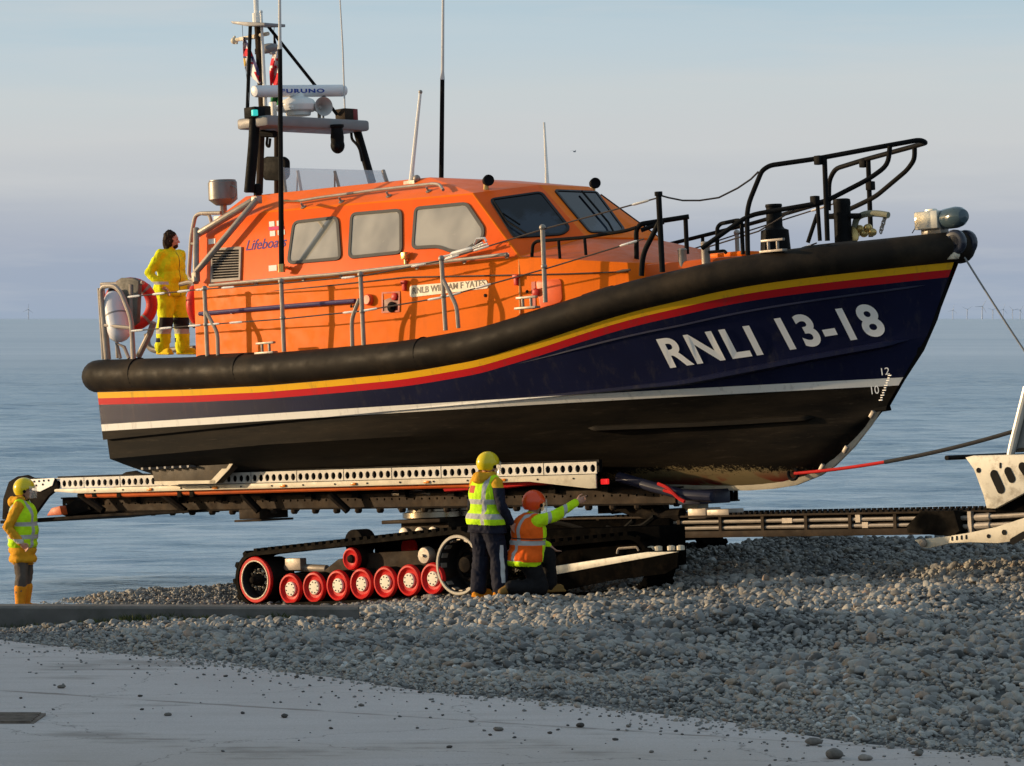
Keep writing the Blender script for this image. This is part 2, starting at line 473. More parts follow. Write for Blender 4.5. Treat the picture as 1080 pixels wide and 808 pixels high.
for h in (0, N1):
    for i in range(len(US) - 1):
        for j in range(nr - 1):
            q = (h + i*nr + j, h + (i+1)*nr + j, h + (i+1)*nr + j + 1, h + i*nr + j + 1)
            fs.append(q if h == 0 else q[::-1])
fs.append([j for j in range(nr)] + [N1 + j for j in range(nr - 1, -1, -1)])
mb.add(vs, fs)
hull = obj('hull', mb, HULLM, boat, smooth=28, fix=False)
bm = bmesh.new(); bm.from_mesh(hull.data)
lay = bm.verts.layers.float.new('below'); bm.verts.ensure_lookup_table()
for v, b in zip(bm.verts, below): v[lay] = b
bmesh.ops.remove_doubles(bm, verts=bm.verts, dist=1e-4); bmesh.ops.recalc_face_normals(bm, faces=bm.faces)
bm.to_mesh(hull.data); bm.free(); hull.data.set_sharp_from_angle(angle=R(28))

# spray rails that follow the upper and the lower chine
def rail(seg_u, out, hgt, zoff, u0, u1, n=60, taper=.12):
    mb = MB()
    for sgn in (1, -1):
        sec = []
        for i in range(n + 1):
            u = u0 + (u1 - u0) * i / n; p = seg_u(u); k = min(1, (i / n) / taper + .01) * min(1, (1 - i / n) / .03 + .05)
            q = Vector((p.x, p.y - .0, p.z + zoff))
            sec.append([Vector((a.x, a.y * sgn, a.z)) for a in (q + Vector((0, .05, hgt * .5 * k)), q + Vector((0, -out * k, hgt * .12 * k)), q + Vector((0, -out * k, -hgt * .3 * k)), q + Vector((0, .06, -hgt * .5 * k)))])
        vs = [p for s_ in sec for p in s_]; fs = []
        for i in range(n):
            for j in range(4): fs.append((i*4 + j, i*4 + (j+1) % 4, (i+1)*4 + (j+1) % 4, (i+1)*4 + j))
        fs += [(0, 1, 2, 3), (4*n, 4*n+1, 4*n+2, 4*n+3)]
        mb.add(vs, fs)
    return mb
obj('spray_rail', rail(lambda u: hullpt(u, 1, 0), .075, .12, 0, .44, .985, taper=.7), HULLM, boat, smooth=25)
o = bpy.data.objects['spray_rail']; a = o.data.attributes.new('below', 'FLOAT', 'POINT'); a.data.foreach_set('value', [5.] * len(o.data.vertices))
obj('lower_spray_rail', rail(lambda u: hullpt(u, 0, 0), .06, .12, .0, .69, .93, taper=.04), HULLM, boat, smooth=25)
o = bpy.data.objects['lower_spray_rail']; a = o.data.attributes.new('below', 'FLOAT', 'POINT'); a.data.foreach_set('value', [5.] * len(o.data.vertices))
NAVYK = pm('navy_knuckle', (.012, .014, .042), .4, var=.1, spec=.3)
pieces('hull_knuckle', rail(lambda u: hullpt(u, 1, .62 + .1 * u), .012, .05, 0, .60, .985, taper=.2), NAVYK, boat, smooth=25)

# pale keel band and dark stem guard on the centre line
kb = [L(a, b, 0) for a, b in ((640,511),(700,512.5),(760,514.8),(790,514.8),(815,513.2),(840,509.2),(865,499.2),(880,489.2),(900,469.2),(918,446.2),(931,424),(947,404))]
def band(pts, wid, half, thick, aft=None):
    mb = MB(); n = len(pts); sec = []
    for i, p in enumerate(pts):
        t = (pts[min(i+1, n-1)] - pts[max(i-1, 0)]).normalized(); nr = Vector((-t.z, 0, t.x))
        w = wid[i] if isinstance(wid, list) else wid
        dn = p - nr * thick; up_ = p + nr * w
        sec.append([dn + Vector((0, -.02, 0)), p + Vector((0, -half, 0)), up_ + Vector((0, -half - w * .55, 0)), up_ + Vector((0, half + w * .55, 0)), p + Vector((0, half, 0)), dn + Vector((0, .02, 0))])
    vs = [q for s_ in sec for q in s_]
    fs = [(i*6 + j, i*6 + (j+1) % 6, (i+1)*6 + (j+1) % 6, (i+1)*6 + j) for i in range(n-1) for j in range(6)]
    fs += [(0,1,2,3,4,5), tuple((n-1)*6 + j for j in range(6))]
    return mb.add(vs, fs)
kbo = obj('keel_band', band(kb, [.02,.03,.05,.06,.08,.12,.14,.13,.10,.07,.05,.03], .045, .03), CREAM, boat)
for px, py in ((868,493),(893,474),(921,437)):
    mb = MB(); c = L(px, py, .1); mb.box(c + Vector((0, -.02, 0)), (.1, .05, .05), Matrix.Rotation(-.9, 3, 'Y')); obj('cleat', mb, STEEL, kbo, bev=.01)
mb = MB(); c = L(838, 499.5, .16); mb.tube([c + Vector((.075*math.cos(a), -.03, .075*math.sin(a))) for a in np.linspace(0, 2*PI, 16, endpoint=False)], .02, 6, closed=True); obj('towing_eye', mb, BLACKM, kbo)
st = [L(a, b, 0) for a, b in ((931,424),(950,402),(972,368),(986,336),(997,300),(1004,274))]
obj('stem_guard', band(st, [.03,.04,.05,.06,.07,.08], .035, .03), BLACKM, boat)

# fender: fat black rubber tube right round the deck edge
def fend(sgn):
    pts = [];
    for i in range(70):
        u = i / 69; x = XS * u
        rr = .235 - .045 * u
        p = P(x, sm(BD, x) - .07 - .0 * u, sm(ZS, x) + rr - .02)
        pts.append((Vector((p.x, p.y * sgn, p.z)), rr))
    p0 = pts[0][0]
    corner = [(p0 + Vector((-.10, -sgn * -.62, 0)), .22), (p0 + Vector((-.13, sgn * .30, 0)), .225), (p0 + Vector((-.12, sgn * .1, 0)), .232), (p0 + Vector((-.06, sgn * .015, 0)), .235)]
    return corner + pts
mb = MB()
for sgn in (1, -1):
    q = fend(sgn); mb.tube([p for p, r in q], [r for p, r in q], 20, flat=.98)
p, r = fend(1)[-1]
mb.ell(p + Vector((.0, .05, 0)), (.19, .2, .2))
fender = obj('fender', mb, RUBBER, boat, smooth=50)
mb = MB()                                            # joint seams of the fender lengths
for px in (126, 236, 425):
    for i, u in enumerate(np.linspace(0, 1, 400)):
        q = P(XS*u, sm(BD, XS*u) + .3, sm(ZS, XS*u) + .2)
        if pix(q)[0] > px: break
    rr = .245 - .05 * u; c = P(XS*u, sm(BD, XS*u) - .07, sm(ZS, XS*u) + rr - .02)
    mb.lathe([(-.006, rr - .014), (-.003, rr - .005), (.003, rr - .005), (.006, rr - .014)], c, (1, 0, .02), 24)
pieces('seam', mb, BLACKM, fender)
# raised rubber fairing blocks along the fender top
mb = MB()
for px0, px1 in ((196, 262), (535, 577), (560, 562), (604, 640), (803, 809), (832, 900)):
    if px1 - px0 < 20: continue
    us = []
    for u in np.linspace(0, 1, 700):
        x = pix(P(XS*u, sm(BD, XS*u) + .05, sm(ZS, XS*u) + .42))[0]
        if px0 <= x <= px1: us.append(u)
    pts = []; rs = []
    for i, u in enumerate(us[::max(1, len(us)//14)]):
        k = min(1, min(i, 99) / 3 + .3); rr = .245 - .05 * u
        pts.append(P(XS*u, sm(BD, XS*u) - .13, sm(ZS, XS*u) + rr * 1.25 - .03)); rs.append(rr * (.70 + .12 * k))
    if len(pts) > 2: rs[0] *= .75; rs[-1] *= .75; mb.tube(pts, rs, 14)
pieces('fender_fairing', mb, RUBBER, fender, smooth=50)

# deck between the fenders, and a toe rail plate under the bow roller
mb = MB(); vs = []; fs = []
for i in range(50):
    x = XS * .985 * i / 49
    dz = sm(ZS, x) + .34 - .05 * x / 13
    w = sm(BD, x) - .02
    vs += [P(x - (.1 if i == 0 else 0), w, dz), P(x - (.1 if i == 0 else 0), 0, dz + .04), P(x - (.1 if i == 0 else 0), -w, dz)]
for i in range(49): fs += [(3*i, 3*i+1, 3*i+4, 3*i+3), (3*i+1, 3*i+2, 3*i+5, 3*i+4)]
mb.add(vs, fs); DECKG = pm('deck_grip', (.2, .2, .2), .8, bmp=.3, bscale=60)
obj('deck', mb, DECKG, boat)
def deckz(x): return sm(ZS, x) + .34 - .05 * x / 13

# registration number, letter by letter along the bow
def reg(body, p0, p1, hpx, bold, name='registration_number', sp=1.):
    a = L(*p0, 1.1); 
    for _ in range(12): a = L(*p0, hull_s(a.x, a.z))
    b = L(*p1, .8)
    for _ in range(12): b = L(*p1, hull_s(b.x, b.z))
    d = Vector((b.x - a.x, 0, b.z - a.z)); ln = d.length; d.normalize(); v = Vector((-d.z, 0, d.x))
    h = hpx / 86.5
    def f(s, t):
        q = a + d * (ln * s) + v * (h * t); s_ = hull_s(q.x, q.z)
        return P(q.x, s_ + .010, q.z)
    return letters(name, body, f, LETW, hull, bold, sp)
LETW = pm('registration_white', (.88, .86, .82), .5, var=.05)
reg('RNLI', (707.5, 388.3), (806, 374), 31, .03, sp=1.16)
reg('13-18', (834, 369.5), (937, 353.5), 34, .033, sp=1.12)
reg('12', (930.5, 395.8), (939, 394.8), 7.5, .0, 'draught_mark')
reg('10', (920, 416), (928, 415), 8.5, .0, 'draught_mark')
mb = MB()                                            # ticks of the draught scale
for i in range(11):
    c = L(939 - i * .95, 396 + i * 2.6, .25)
    for _ in range(8): c = L(939 - i * .95, 396 + i * 2.6, hull_s(c.x, c.z))
    mb.box(c + Vector((0, -.012, 0)), (.05 if i % 2 == 0 else .03, .012, .012))
obj('draught_scale', mb, LETW, hull)

# twin skegs
mb = MB(); mb2 = MB()
for sgn in (1, -1):
    q = [L(a, b, 1.32) for a, b in ((157,487),(163.6,511),(228,510),(243,494),(258,470),(170,468))]
    q = [Vector((p.x, p.y * sgn, p.z)) for p in q]
    mb.prism(q, Vector((0, .14 * sgn, 0)))
    e0, e1, e2 = q[2], q[3], q[4]
    for a_, b_, w in ((e0, e1, .16), (e1, e2, .07)):
        d = (b_ - a_).normalized(); n_ = Vector((d.z, 0, -d.x)) * -1
        s1 = Vector((0, -.012 * sgn, 0))
        mb2.prism([a_ + s1, b_ + s1, b_ + s1 + Vector((-w, 0, 0)), a_ + s1 + Vector((-w, 0, 0))], Vector((0, .01 * sgn, 0)))
    a_, b_ = q[1], q[2]; mb2.prism([a_ + s1, b_ + s1, b_ + s1 + Vector((0, 0, .045)), a_ + s1 + Vector((0, 0, .045))], Vector((0, .01 * sgn, 0)))
SKEGM = pm('skeg_antifoul', (.06, .047, .033), .6, var=.3, dirt=(.2, .13, .06, .5), dscale=5)
sk = obj('skeg', mb, SKEGM, boat, bev=.015)
pieces('skeg_shoe', mb2, CREAM, sk, smooth=0)
# stern tabs and jet intake grating under the transom
mb = MB()
for i in range(7):
    for s in (1, -1): mb.box(P(.25 + i * .16, s * 1.0, -.60), (.04, .9, .03))
pieces('intake_grating', mb, GREYM, boat)

# ------------------------------------------------------------------ wheelhouse
k0, k1 = P(1.72, 1.66, 1.87), P(7.82, 1.62, 1.83)
tR = L(498.6, 203.8, 1.25)
SIDE = plane3(k0, k1, tR)
t0 = Lpl(211, 243, SIDE); t1 = Lpl(281, 223, SIDE)
r0 = L(259, 207, .9); r1 = L(453, 187, .85)
f1 = P(7.18, .48, 2.83); FS = plane3(tR, k1, f1); w1 = Lpl(618, 250, FS)
a0, a1 = P(1.72, 1.68, .6), P(7.82, 1.68, .9)
def M_(p): return Vector((p.x, -p.y, p.z))
mb = MB()
mb.mi = 0
for g in (lambda p: p, M_):
    mb.add([g(p) for p in (a0, a1, k1, k0)], [(0,1,2,3)])
    mb.mi = 2; mb.add([g(p) for p in (k0, k1, tR, t1, t0)], [(0,1,2,3,4)]); mb.mi = 0
    mb.mi = 2; mb.add([g(p) for p in (tR, k1, w1, f1)], [(0,1,2,3)]); mb.mi = 0
    mb.mi = 1
    mb.add([g(p) for p in (t1, tR, r1, r0)], [(0,1,2), (0,2,3)])
    mb.add([g(p) for p in (t0, t1, r0)], [(0,1,2)])
    mb.add([g(p) for p in (r1, tR, f1)], [(0,1,2)])
    mb.mi = 0
mb.add([f1, w1, M_(w1), M_(f1)], [(0,1,2,3)])
mb.mi = 1
mb.add([r0, r1, M_(r1), M_(r0)], [(0,1,2,3)])
mb.add([r1, f1, M_(f1), M_(r1)], [(0,1,2,3)])
mb.mi = 0
mb.add([k0, t0, r0, M_(r0), M_(t0), M_(k0)], [(0,1,2,3,4,5)])
mb.add([a0, k0, M_(k0), M_(a0)], [(0,1,2,3)])
mb.add([a1, k1, w1, M_(w1), M_(k1), M_(a1)], [(0,1,2,3,4,5)])
house = obj('wheelhouse', mb, [ORANGE, ORANGE_ROOF, ORANGE_UP], boat, smooth=20, bev=.018)
# coaming ahead of the windscreens and the low forward trunk
cf = L(662, 277, 1.42); ca = P(7.8, 1.66, .9); cb = P(cf.x + .06, 1.44, 1.0); k1b = k1 + Vector((-.02, -.012, 0.002))
w1b = w1 + Vector((-.03, 0, -.01))
mb = MB()
for g in (lambda p: p, M_):
    mb.add([g(p) for p in (ca, cb, cf, k1b)], [(0,1,2,3)])
    mb.mi = 1; mb.add([g(p) for p in (k1b, cf, w1b)], [(0,1,2)]); mb.mi = 0
mb.mi = 1; mb.add([w1b, cf, M_(cf), M_(w1b)], [(0,1,2,3)]); mb.mi = 0
mb.add([cb, cf, M_(cf), M_(cb)], [(0,1,2,3)])
ORSH = pm('orange_foredeck_shade', (.7, .12, .015), .5, var=.06)  # same orange darkened: shade of the foredeck put into the colour
coam = obj('foredeck_coaming', mb, [ORANGE, ORSH], boat, smooth=20, bev=.015)
tf = L(770, 270, .75); mb = MB()
q = [P(cf.x - .05, 1.2, 1.0), P(tf.x, .78, 1.0), P(tf.x + .02, .72, tf.z), P(cf.x - .05, 1.12, cf.z - .02)]
mb.hexa([q[0], q[1], M_(q[1]), M_(q[0]), q[3], q[2], M_(q[2]), M_(q[3])])
trunk = obj('forward_trunk', mb, [ORSH], boat, bev=.03)
mb = MB(); c = (q[2] + M_(q[3])) / 2 
mb.box((q[2].x - .5, 0, q[2].z + .05), (.62, .62, .07)); obj('deck_hatch', mb, ORANGE, trunk, bev=.02)
mb = MB(); mb.tube(rnd([L(*p, 1.0) for p in ((624.5,275),(629,270.5),(639,271),(641,275.5))], .05), .02, 8); obj('grab_handle', mb, STEEL, coam)
# louvred vents, hinges, cleats on the forward trunk
mb = MB()
for px, py in ((720,279),(744.5,272)):
    c = L(px, py, .9); mb.lathe([(-.1, .055), (.17, .055), (.18, .06), (.2, .05)], c, (0, 0, 1), 14)
pieces('vent_pipe', mb, STEEL, trunk)

# windows
def window(name, px, pl, r, fw, glass, frame_m, parent, mirror=False):
    poly = rpoly([Lpl(*p, pl) for p in px], r)
    inn = inset(poly, fw); n = pl[1]
    c = sum(poly, Vector()) / len(poly)
    if (inn[0] - c).length > (poly[0] - c).length: inn = inset(poly, -fw)
    res = []
    for g in ((lambda p: p, M_) if mirror else (lambda p: p,)):
        mb = MB(); mb.ring([g(p - n * .004) for p in poly], [g(p - n * .004) for p in inn], g(n * .024))
        fr = obj(name, mb, frame_m, parent)
        mb = MB(); mb.prism([g(p - n * .002) for p in inn], g(n * .012)); obj('pane', mb, glass, fr, smooth=0)
        res.append(fr)
    return res[0]
GASK = pm('window_gasket', (.07, .065, .06), .5, var=.15)
BGASK = pm('black_gasket', (.012, .012, .013), .45, var=.15)
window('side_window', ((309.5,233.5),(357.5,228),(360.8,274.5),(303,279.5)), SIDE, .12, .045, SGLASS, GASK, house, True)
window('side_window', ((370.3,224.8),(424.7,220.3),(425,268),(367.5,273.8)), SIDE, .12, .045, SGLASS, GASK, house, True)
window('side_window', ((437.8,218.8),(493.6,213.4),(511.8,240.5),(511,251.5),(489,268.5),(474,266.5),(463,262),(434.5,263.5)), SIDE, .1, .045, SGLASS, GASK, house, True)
FC = plane3(f1, w1, M_(w1))
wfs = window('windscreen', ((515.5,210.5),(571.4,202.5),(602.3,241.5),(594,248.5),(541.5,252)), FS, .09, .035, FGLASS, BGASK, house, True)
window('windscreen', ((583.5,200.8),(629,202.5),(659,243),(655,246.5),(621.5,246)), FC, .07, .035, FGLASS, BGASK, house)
# wipers and things seen through the glass
mb = MB()
for pts in (((520,214),(534,236),(556,250)),((530,228),(548,240))):
    mb.tube([Lpl(*p, FS) + FS[1] * .045 for p in pts], .012, 6)
mb.tube([Lpl(*p, FC) + FC[1] * .05 for p in ((612,205),(640,238),(646,249))], .014, 6)
pieces('wiper', mb, BLACKM, wfs)

# louvred intake grille
ql = [Lpl(*p, SIDE) for p in ((223.8,262.6),(255.7,260.8),(254.4,296),(223,298.8))]; n = SIDE[1]
mb = MB(); iq = inset(ql, .05)
if (iq[0] - iq[2]).length > (ql[0] - ql[2]).length: iq = inset(ql, -.05)
mb.ring([p - n * .003 for p in ql], [p - n * .003 for p in iq], n * .03)
gr = obj('intake_grille', mb, STEEL, house)
mb = MB(); mb.prism([p for p in iq], n * .004); obj('grille_backing', mb, BLACKM, gr, smooth=0)
mb = MB()
for i in range(11):
    t = (i + .5) / 11; a = iq[0].lerp(iq[3], t); b = iq[1].lerp(iq[2], t); d = (iq[3] - iq[0]).normalized()
    mb.prism([a + n * .005, b + n * .005, b + n * .024 + d * .016, a + n * .024 + d * .016], d * .009)
obj('louvre', mb, STEEL, gr, smooth=0)

LOWP = plane3(a0, a1, k1)
letters_plane('wheelhouse_lettering', 'Lifeboats', (259.3, 264.6), (301, 260.2), 11.5, SIDE, LETB, house, .008)
# house flag emblem: white quarters, pink cross
def plaque(name, px, pl, m, parent, lift=.003, th=.003, r=0):
    q = [Lpl(*p, pl) for p in px]
    if r: q = rpoly(q, r)
    mb = MB(); mb.prism([p + pl[1] * lift for p in q], pl[1] * th); return obj(name, mb, m, parent, smooth=0)
em = thing('emblem', 'x', 'x'); bpy.data.objects.remove(em)
PINK = pm('emblem_red', (.62, .05, .16), .5); LABEL = pm('white_label', (.78, .74, .66), .5, var=.06)
for q in (((284,234),(289.5,233.4),(289.8,238.8),(284.3,239.4)), ((292,233.2),(299,232.5),(299.3,237.8),(292.3,238.5)), ((284.8,244),(290.3,243.4),(290.6,249),(285,249.6)), ((293,243.2),(300.5,242.3),(300.8,247.6),(293.3,248.4))):
    plaque('emblem_quarter', q, SIDE, LABEL, house)
plaque('emblem_cross', ((283.5,239.8),(299.5,238.2),(300,241.6),(284,243.2)), SIDE, PINK, house)
plaque('notice', ((220,252.5),(227.3,251.6),(227.4,257),(220.3,258)), SIDE, LABEL, house)
plaque('notice', ((283.6,280.4),(292,279.6),(292.2,285.6),(283.8,286.4)), SIDE, LABEL, house)
# nameplate
npl = plaque('nameplate', ((432.5,301.5),(513.5,294.8),(516,304),(432.8,313.8)), LOWP, pm('cream_nameplate', (.74, .66, .5), .5, var=.04), house, .004, .006, .045)
letters_plane('name_lettering', 'RNLB WILLIAM F YATES', (435.8, 310.3), (512.3, 301.6), 6.8, LOWP, LETN, npl, .012, lift=.014)
# red valve recess, caps, ports
mb = MB(); q = [Lpl(*p, LOWP) for p in ((403.2,308.2),(422.6,307.2),(422,329),(403.2,330.3))]; n = LOWP[1]
iq = [q[0].lerp(q[2], .08), q[1].lerp(q[3], .08), q[2].lerp(q[0], .08), q[3].lerp(q[1], .08)]
mb.ring([p + n * .002 for p in q], [p + n * .002 for p in iq], n * .012)
rc = obj('valve_recess', mb, pm('red_recess', (.4, .05, .02), .5), house)
mb = MB(); mb.prism([p + n * .001 for p in iq], n * .004); obj('recess_back', mb, pm('dark_red_recess', (.16, .022, .012), .5), rc, smooth=0)
mb = MB(); c = Lpl(414, 324, LOWP); mb.lathe([(0,.07),(.03,.07),(.05,.03),(.07,.03)], c, n, 12); obj('valve', mb, BLACKM, rc)
mb = MB(); c = Lpl(417, 313, LOWP); mb.lathe([(0,.05),(.03,.05),(.04,.03)], c, n, 12); obj('red_valve_cap', mb, REDB, rc)
mb = MB(); c = Lpl(390.5, 316.4, LOWP); mb.lathe([(0,.075),(.06,.075),(.075,.06)], c, n, 18); obj('filler_cap', mb, pm('red_orange_cap', (.75, .1, .03), .35), house)
mb = MB()
for px, py in ((273,332.3),(323,327.5),(374,323.4),(371,323),(512,311.7),(556.3,307.7),(225,336.5)):
    mb.lathe([(0,.022),(.012,.022),(.016,.012)], Lpl(px, py, LOWP), n, 10)
pieces('drain_plug', mb, BLACKM, house)
for px, py in ((428,298),(546,292)):
    mb = MB(); c = Lpl(px, py, LOWP); mb.box(c + n * .03, (.09, .06, .05)); mb.box(c + n * .03 + Vector((0,0,-.06)), (.05, .05, .1)); obj('bracket', mb, REDB, house, bev=.008)
mb = MB(); c = Lpl(430, 271, SIDE); mb.box(c + SIDE[1]*.04, (.08, .1, .09)); mb.bar(c + SIDE[1]*.05 + Vector((0,0,-.05)), c + SIDE[1]*.05 + Vector((0,0,-.16)), .02); obj('deck_lamp', mb, BRASS, house, bev=.006)
# panel on the coaming with its red handle
COAMP = plane3(ca, cb, cf)
q = [Lpl(*p, COAMP) for p in ((566,296),(592.5,293.8),(594,318),(571,326))]
mb = MB(); mb.prism([p + COAMP[1]*.003 for p in rpoly(q, .06)], COAMP[1] * .02)
ppn = obj('side_hatch', mb, pm('orange_hatch', (.78, .12, .03), .4), coam, bev=.005)
mb = MB(); c = Lpl(567, 308.5, COAMP); mb.lathe([(.02,.05),(.05,.05),(.06,.03)], c, COAMP[1], 12); obj('hatch_handle', mb, REDB, ppn)
plaque('hatch_strip', ((561,297.5),(565,297),(565.3,325),(561.3,326)), COAMP, pm('pinkish_strip', (.7, .2, .14), .5), coam, .004, .008)
# dark panel seams
mb = MB()
for x0, x1 in (((547.5,274),(548.6,331)),):
    a = Lpl(*x0, LOWP); b = Lpl(*x1, LOWP); mb.tube([a + n*.0, b + n*.0], .012, 6)
obj('seam_bead', mb, pm('pale_orange_bead', (.85, .4, .12), .4), house)

# handrails, fixed on stand-offs
def rail_on(name, px, pl, off, r, m, stand, parent, rr=.06):
    n = pl[1]; pts = [Lpl(*p, pl) + n * off for p in px]
    mb = MB(); mb.tube(rnd(pts, rr), r, 10)
    for p in stand:
        b = Lpl(*p, pl); mb.bar(b, b + n * off, r * .8, 8); mb.lathe([(0, .04), (.01, .04)], b, n, 10)
    return obj(name, mb, m, parent)
rail_on('side_handrail', ((225.6,301.5),(300,294.5),(360,289.4),(440,280.3),(539,268.6)), (k0 + Vector((0,0,-.02)), LOWP[1]), .075, .024, STEEL, ((270,298),(320,293.2),(360,289.8),(440,281),(490,275),(535,269.6)), house)
CHP = plane3(t1, tR, r1)
rail_on('roof_handrail', ((311,217.6),(340,212.8),(400,204.8),(460,198.2),(466,199.2),(470,205)), CHP, .07, .02, STEEL, ((320,218.6),(360,213),(410,207),(452,201.8)), house)
rail_on('boathook', ((214,331.3),(300,323.8),(378,317.6)), LOWP, .06, .03, BLUEPOLE, ((247,329.6),(340,321.4)), house)
rail_on('grab_line', ((214,312.8),(260,310.2),(340,302.4),(430,292.6),(546,290.2)), LOWP, .03, .009, WIRE, (), house)
mb = MB(); mb.tube([Lpl(*p, COAMP) + COAMP[1]*.03 for p in ((546,290.2),(600,289),(664,286.6))], .009, 6)
mb.lathe([(0,.012),(.1,.02),(.22,.012)], Lpl(652, 287, COAMP) + COAMP[1]*.03, (1,0,.05), 8); obj('grab_line', mb, WIRE, coam)

# big diagonal tubes on the aft quarter, upright, stern grab rail
mb = MB()
n = SIDE[1]
mb.tube([Lpl(*p, SIDE) + n*.09 for p in ((214,249.5),(272,214.5))], .052, 12)
mb.tube([Lpl(*p, SIDE) + n*.13 for p in ((213,292),(278,214.5))], .045, 12)
mb.tube([Lpl(*p, SIDE) + n*.12 for p in ((213.4,245),(213,302))], .045, 12)
mb.box(Lpl(213, 296, SIDE) + n*.12, (.09, .08, .13)); mb.box(Lpl(276, 214, SIDE) + n*.1, (.11, .1, .1))
obj('roll_bar', mb, STEEL, boat, bev=.004)
mb = MB()
mb.tube(rnd([L(*p, 1.15) for p in ((207,297),(199,293),(202,247),(206,228),(211,225),(233,224.5))], .12), .028, 10)
mb.tube(rnd([L(*p, .5) for p in ((214,225.5),(221,226),(224,240))], .1), .026, 10)
mb.tube([L(*p, 1.15) for p in ((202,257),(208,257.5))], .024, 8)
mb.tube(rnd([L(*p, 1.2) for p in ((190,300),(200,297.5),(206,299))], .06), .03, 8)
pieces('aft_grab_rail', mb, STEEL, boat)
# aft drum lamp on its bracket
mb = MB(); c = L(235.5, 215, .75)
mb.lathe([(-.02,.1),(.0,.13),(.06,.205),(.3,.205),(.315,.19),(.33,.19)], c, (0,0,1), 22)
mb.bar(c + Vector((0,0,-.22)), c, .05); mb.box(c + Vector((0,0,-.2)), (.2,.2,.05))
mb.tube(rnd([c + Vector((.21,-.02,.05)), c + Vector((.3,-.02,.08)), c + Vector((.3,-.02,.2)), c + Vector((.21,-.02,.24))], .04), .012, 6)
obj('vent_drum', mb, pm('drum_grey', (.22, .21, .2), .4, metal=.4), boat)
mb = MB()
for px, py in ((263,203),(272,206)): 
    c = L(px, py, .9); mb.lathe([(0,.06),(.14,.06),(.16,.03)], c, (0,0,1), 12)
pieces('deck_floodlight', mb, BLACKM, boat)

# stanchions, braces and guard wires along the starboard edge; port side mirrored
heads = {0: (215.7,304.5,219,377), 1: (296.6,296.7,299.7,371), 2: (380.3,289.6,383.7,364.5), 3: (465.6,272.7,470,348.5), 4: (572.2,240,575.3,319)}
ys = {0: 2.0, 1: 2.03, 2: 2.04, 3: 2.0, 4: 1.9}
brace = {0: ((216.5,327),(229.5,351),(230,376)), 2: ((379,315.6),(371,336),(371.7,366)), 3: ((467.4,295),(481.7,323),(483.5,346))}
for sd in (lambda p: p, M_):
    for i, (a, b, c, d) in heads.items():
        mb = MB(); s = ys[i]
        mb.tube([sd(L(a, b, s)), sd(L(c, d, s))], .03, 10); mb.ell(sd(L(a, b, s)), .042)
        mid = L(a, b, s).lerp(L(c, d, s), .52); mb.ell(sd(mid), .04)
        so = obj('stanchion', mb, STEEL, boat)
        if i in brace:
            mb = MB(); mb.tube(rnd([sd(L(*p, s)) for p in brace[i]], .1), .027, 8); obj('brace', mb, STEEL, so)
    up_ = [(138,313,1.95),(204,306,1.98),(297,299,2.03),(380.5,291.5,2.04),(466,275,2.0),(572.3,242,1.9),(694.5,208.5,1.72)]
    lo_ = [(141,349,1.95),(217,342.5,2.0),(298,336.5,2.03),(382,328,2.04),(468,313.5,2.0),(574,284,1.9),(679,252,1.7)]
    for k, ln in enumerate((up_, lo_)):
        mb = MB(); w = [sd(L(*p)) for p in ln]; mb.tube(w, .010, 6); wo = obj('guard_wire', mb, WIRE, boat)
        mb = MB()
        for i in range(len(w) - 1):
            if i == 0: ts = (.05, .45, .85)
            elif i in (1, 4): ts = (.1, .4)
            elif i == 3: ts = (.72,) if k == 0 else (.1, .9)
            else: ts = (.85,)
            for t in ts:
                a = w[i].lerp(w[i+1], t); d = (w[i+1] - w[i]).normalized(); mb.lathe([(-.13,.010),(-.1,.017),(.1,.017),(.13,.010)], a, d, 8)
        pieces('turnbuckle', mb, BRIGHT, wo)
# tangle of fittings at the fourth stanchion
mb = MB()
for pts in (((466,271),(490,266),(509,256)),((470,273),(500,262),(514,257)),((500,258),(503,252),(511,251),(513,255))):
    mb.tube([L(*p, 1.72) for p in pts], .015, 6)
mb.lathe([(-.2,.02),(-.16,.035),(.16,.035),(.2,.02)], L(487, 265.5, 1.72), (1,0,.12), 8)
obj('wire_shackles', mb, BRIGHT, boat)
# fairleads let into the fender
for px, py, s in ((280.5,370.5,2.0),(556,323,1.95),(815.5,263,1.25)):
    for sd in (lambda p: p, M_):
        mb = MB(); c = L(px, py, s)
        mb.box(sd(c + Vector((0,0,-.02))), (.36,.1,.03)); mb.box(sd(c + Vector((0,0,.11))), (.34,.05,.03))
        for dx in (-.07, .07): mb.bar(sd(c + Vector((dx,0,-.02))), sd(c + Vector((dx,0,.11))), .02)
        obj('fairlead', mb, STEEL, boat, bev=.005)

# ------------------------------------------------------------------ stern frame
mb = MB(); s = 1.9
mb.tube(rnd([L(*p, s) for p in ((112.5,379),(106,302),(121,301.5),(128,309),(138.5,336),(141,379))], .12), .034, 10)
mb.tube([L(*p, s) for p in ((109,343),(139.5,346))], .026, 8)
mb.tube([L(*p, s - .35) for p in ((107,300),(140,299),(151,298))], .03, 8)
mb.tube([L(*p, s - .3) for p in ((115,379),(108,301))], .03, 8)
mb.tube([L(*p, s - .3) for p in ((140,379),(138,300))], .03, 8)
mb.tube([L(*p, s - .1) for p in ((127,378),(123,362),(131,366),(136,378))], .025, 8)
mb.tube([L(*p, s) for p in ((109.5,379),(104.8,304))], .03, 8); mb.tube([L(*p, s - .3) for p in ((109,325),(139,327))], .02, 8); mb.tube([L(*p, s - .5) for p in ((124,378),(121,301))], .024, 8)
mb.tube([L(*p, 1.2) for p in ((146,376),(158,352),(162,340))], .045, 10)
obj('stern_frame', mb, STEEL, boat)
mb = MB(); mb.tube(rnd([L(*p, -.35) for p in ((155,352),(156,366),(164,370),(205,367.5))], .12), .045, 10)
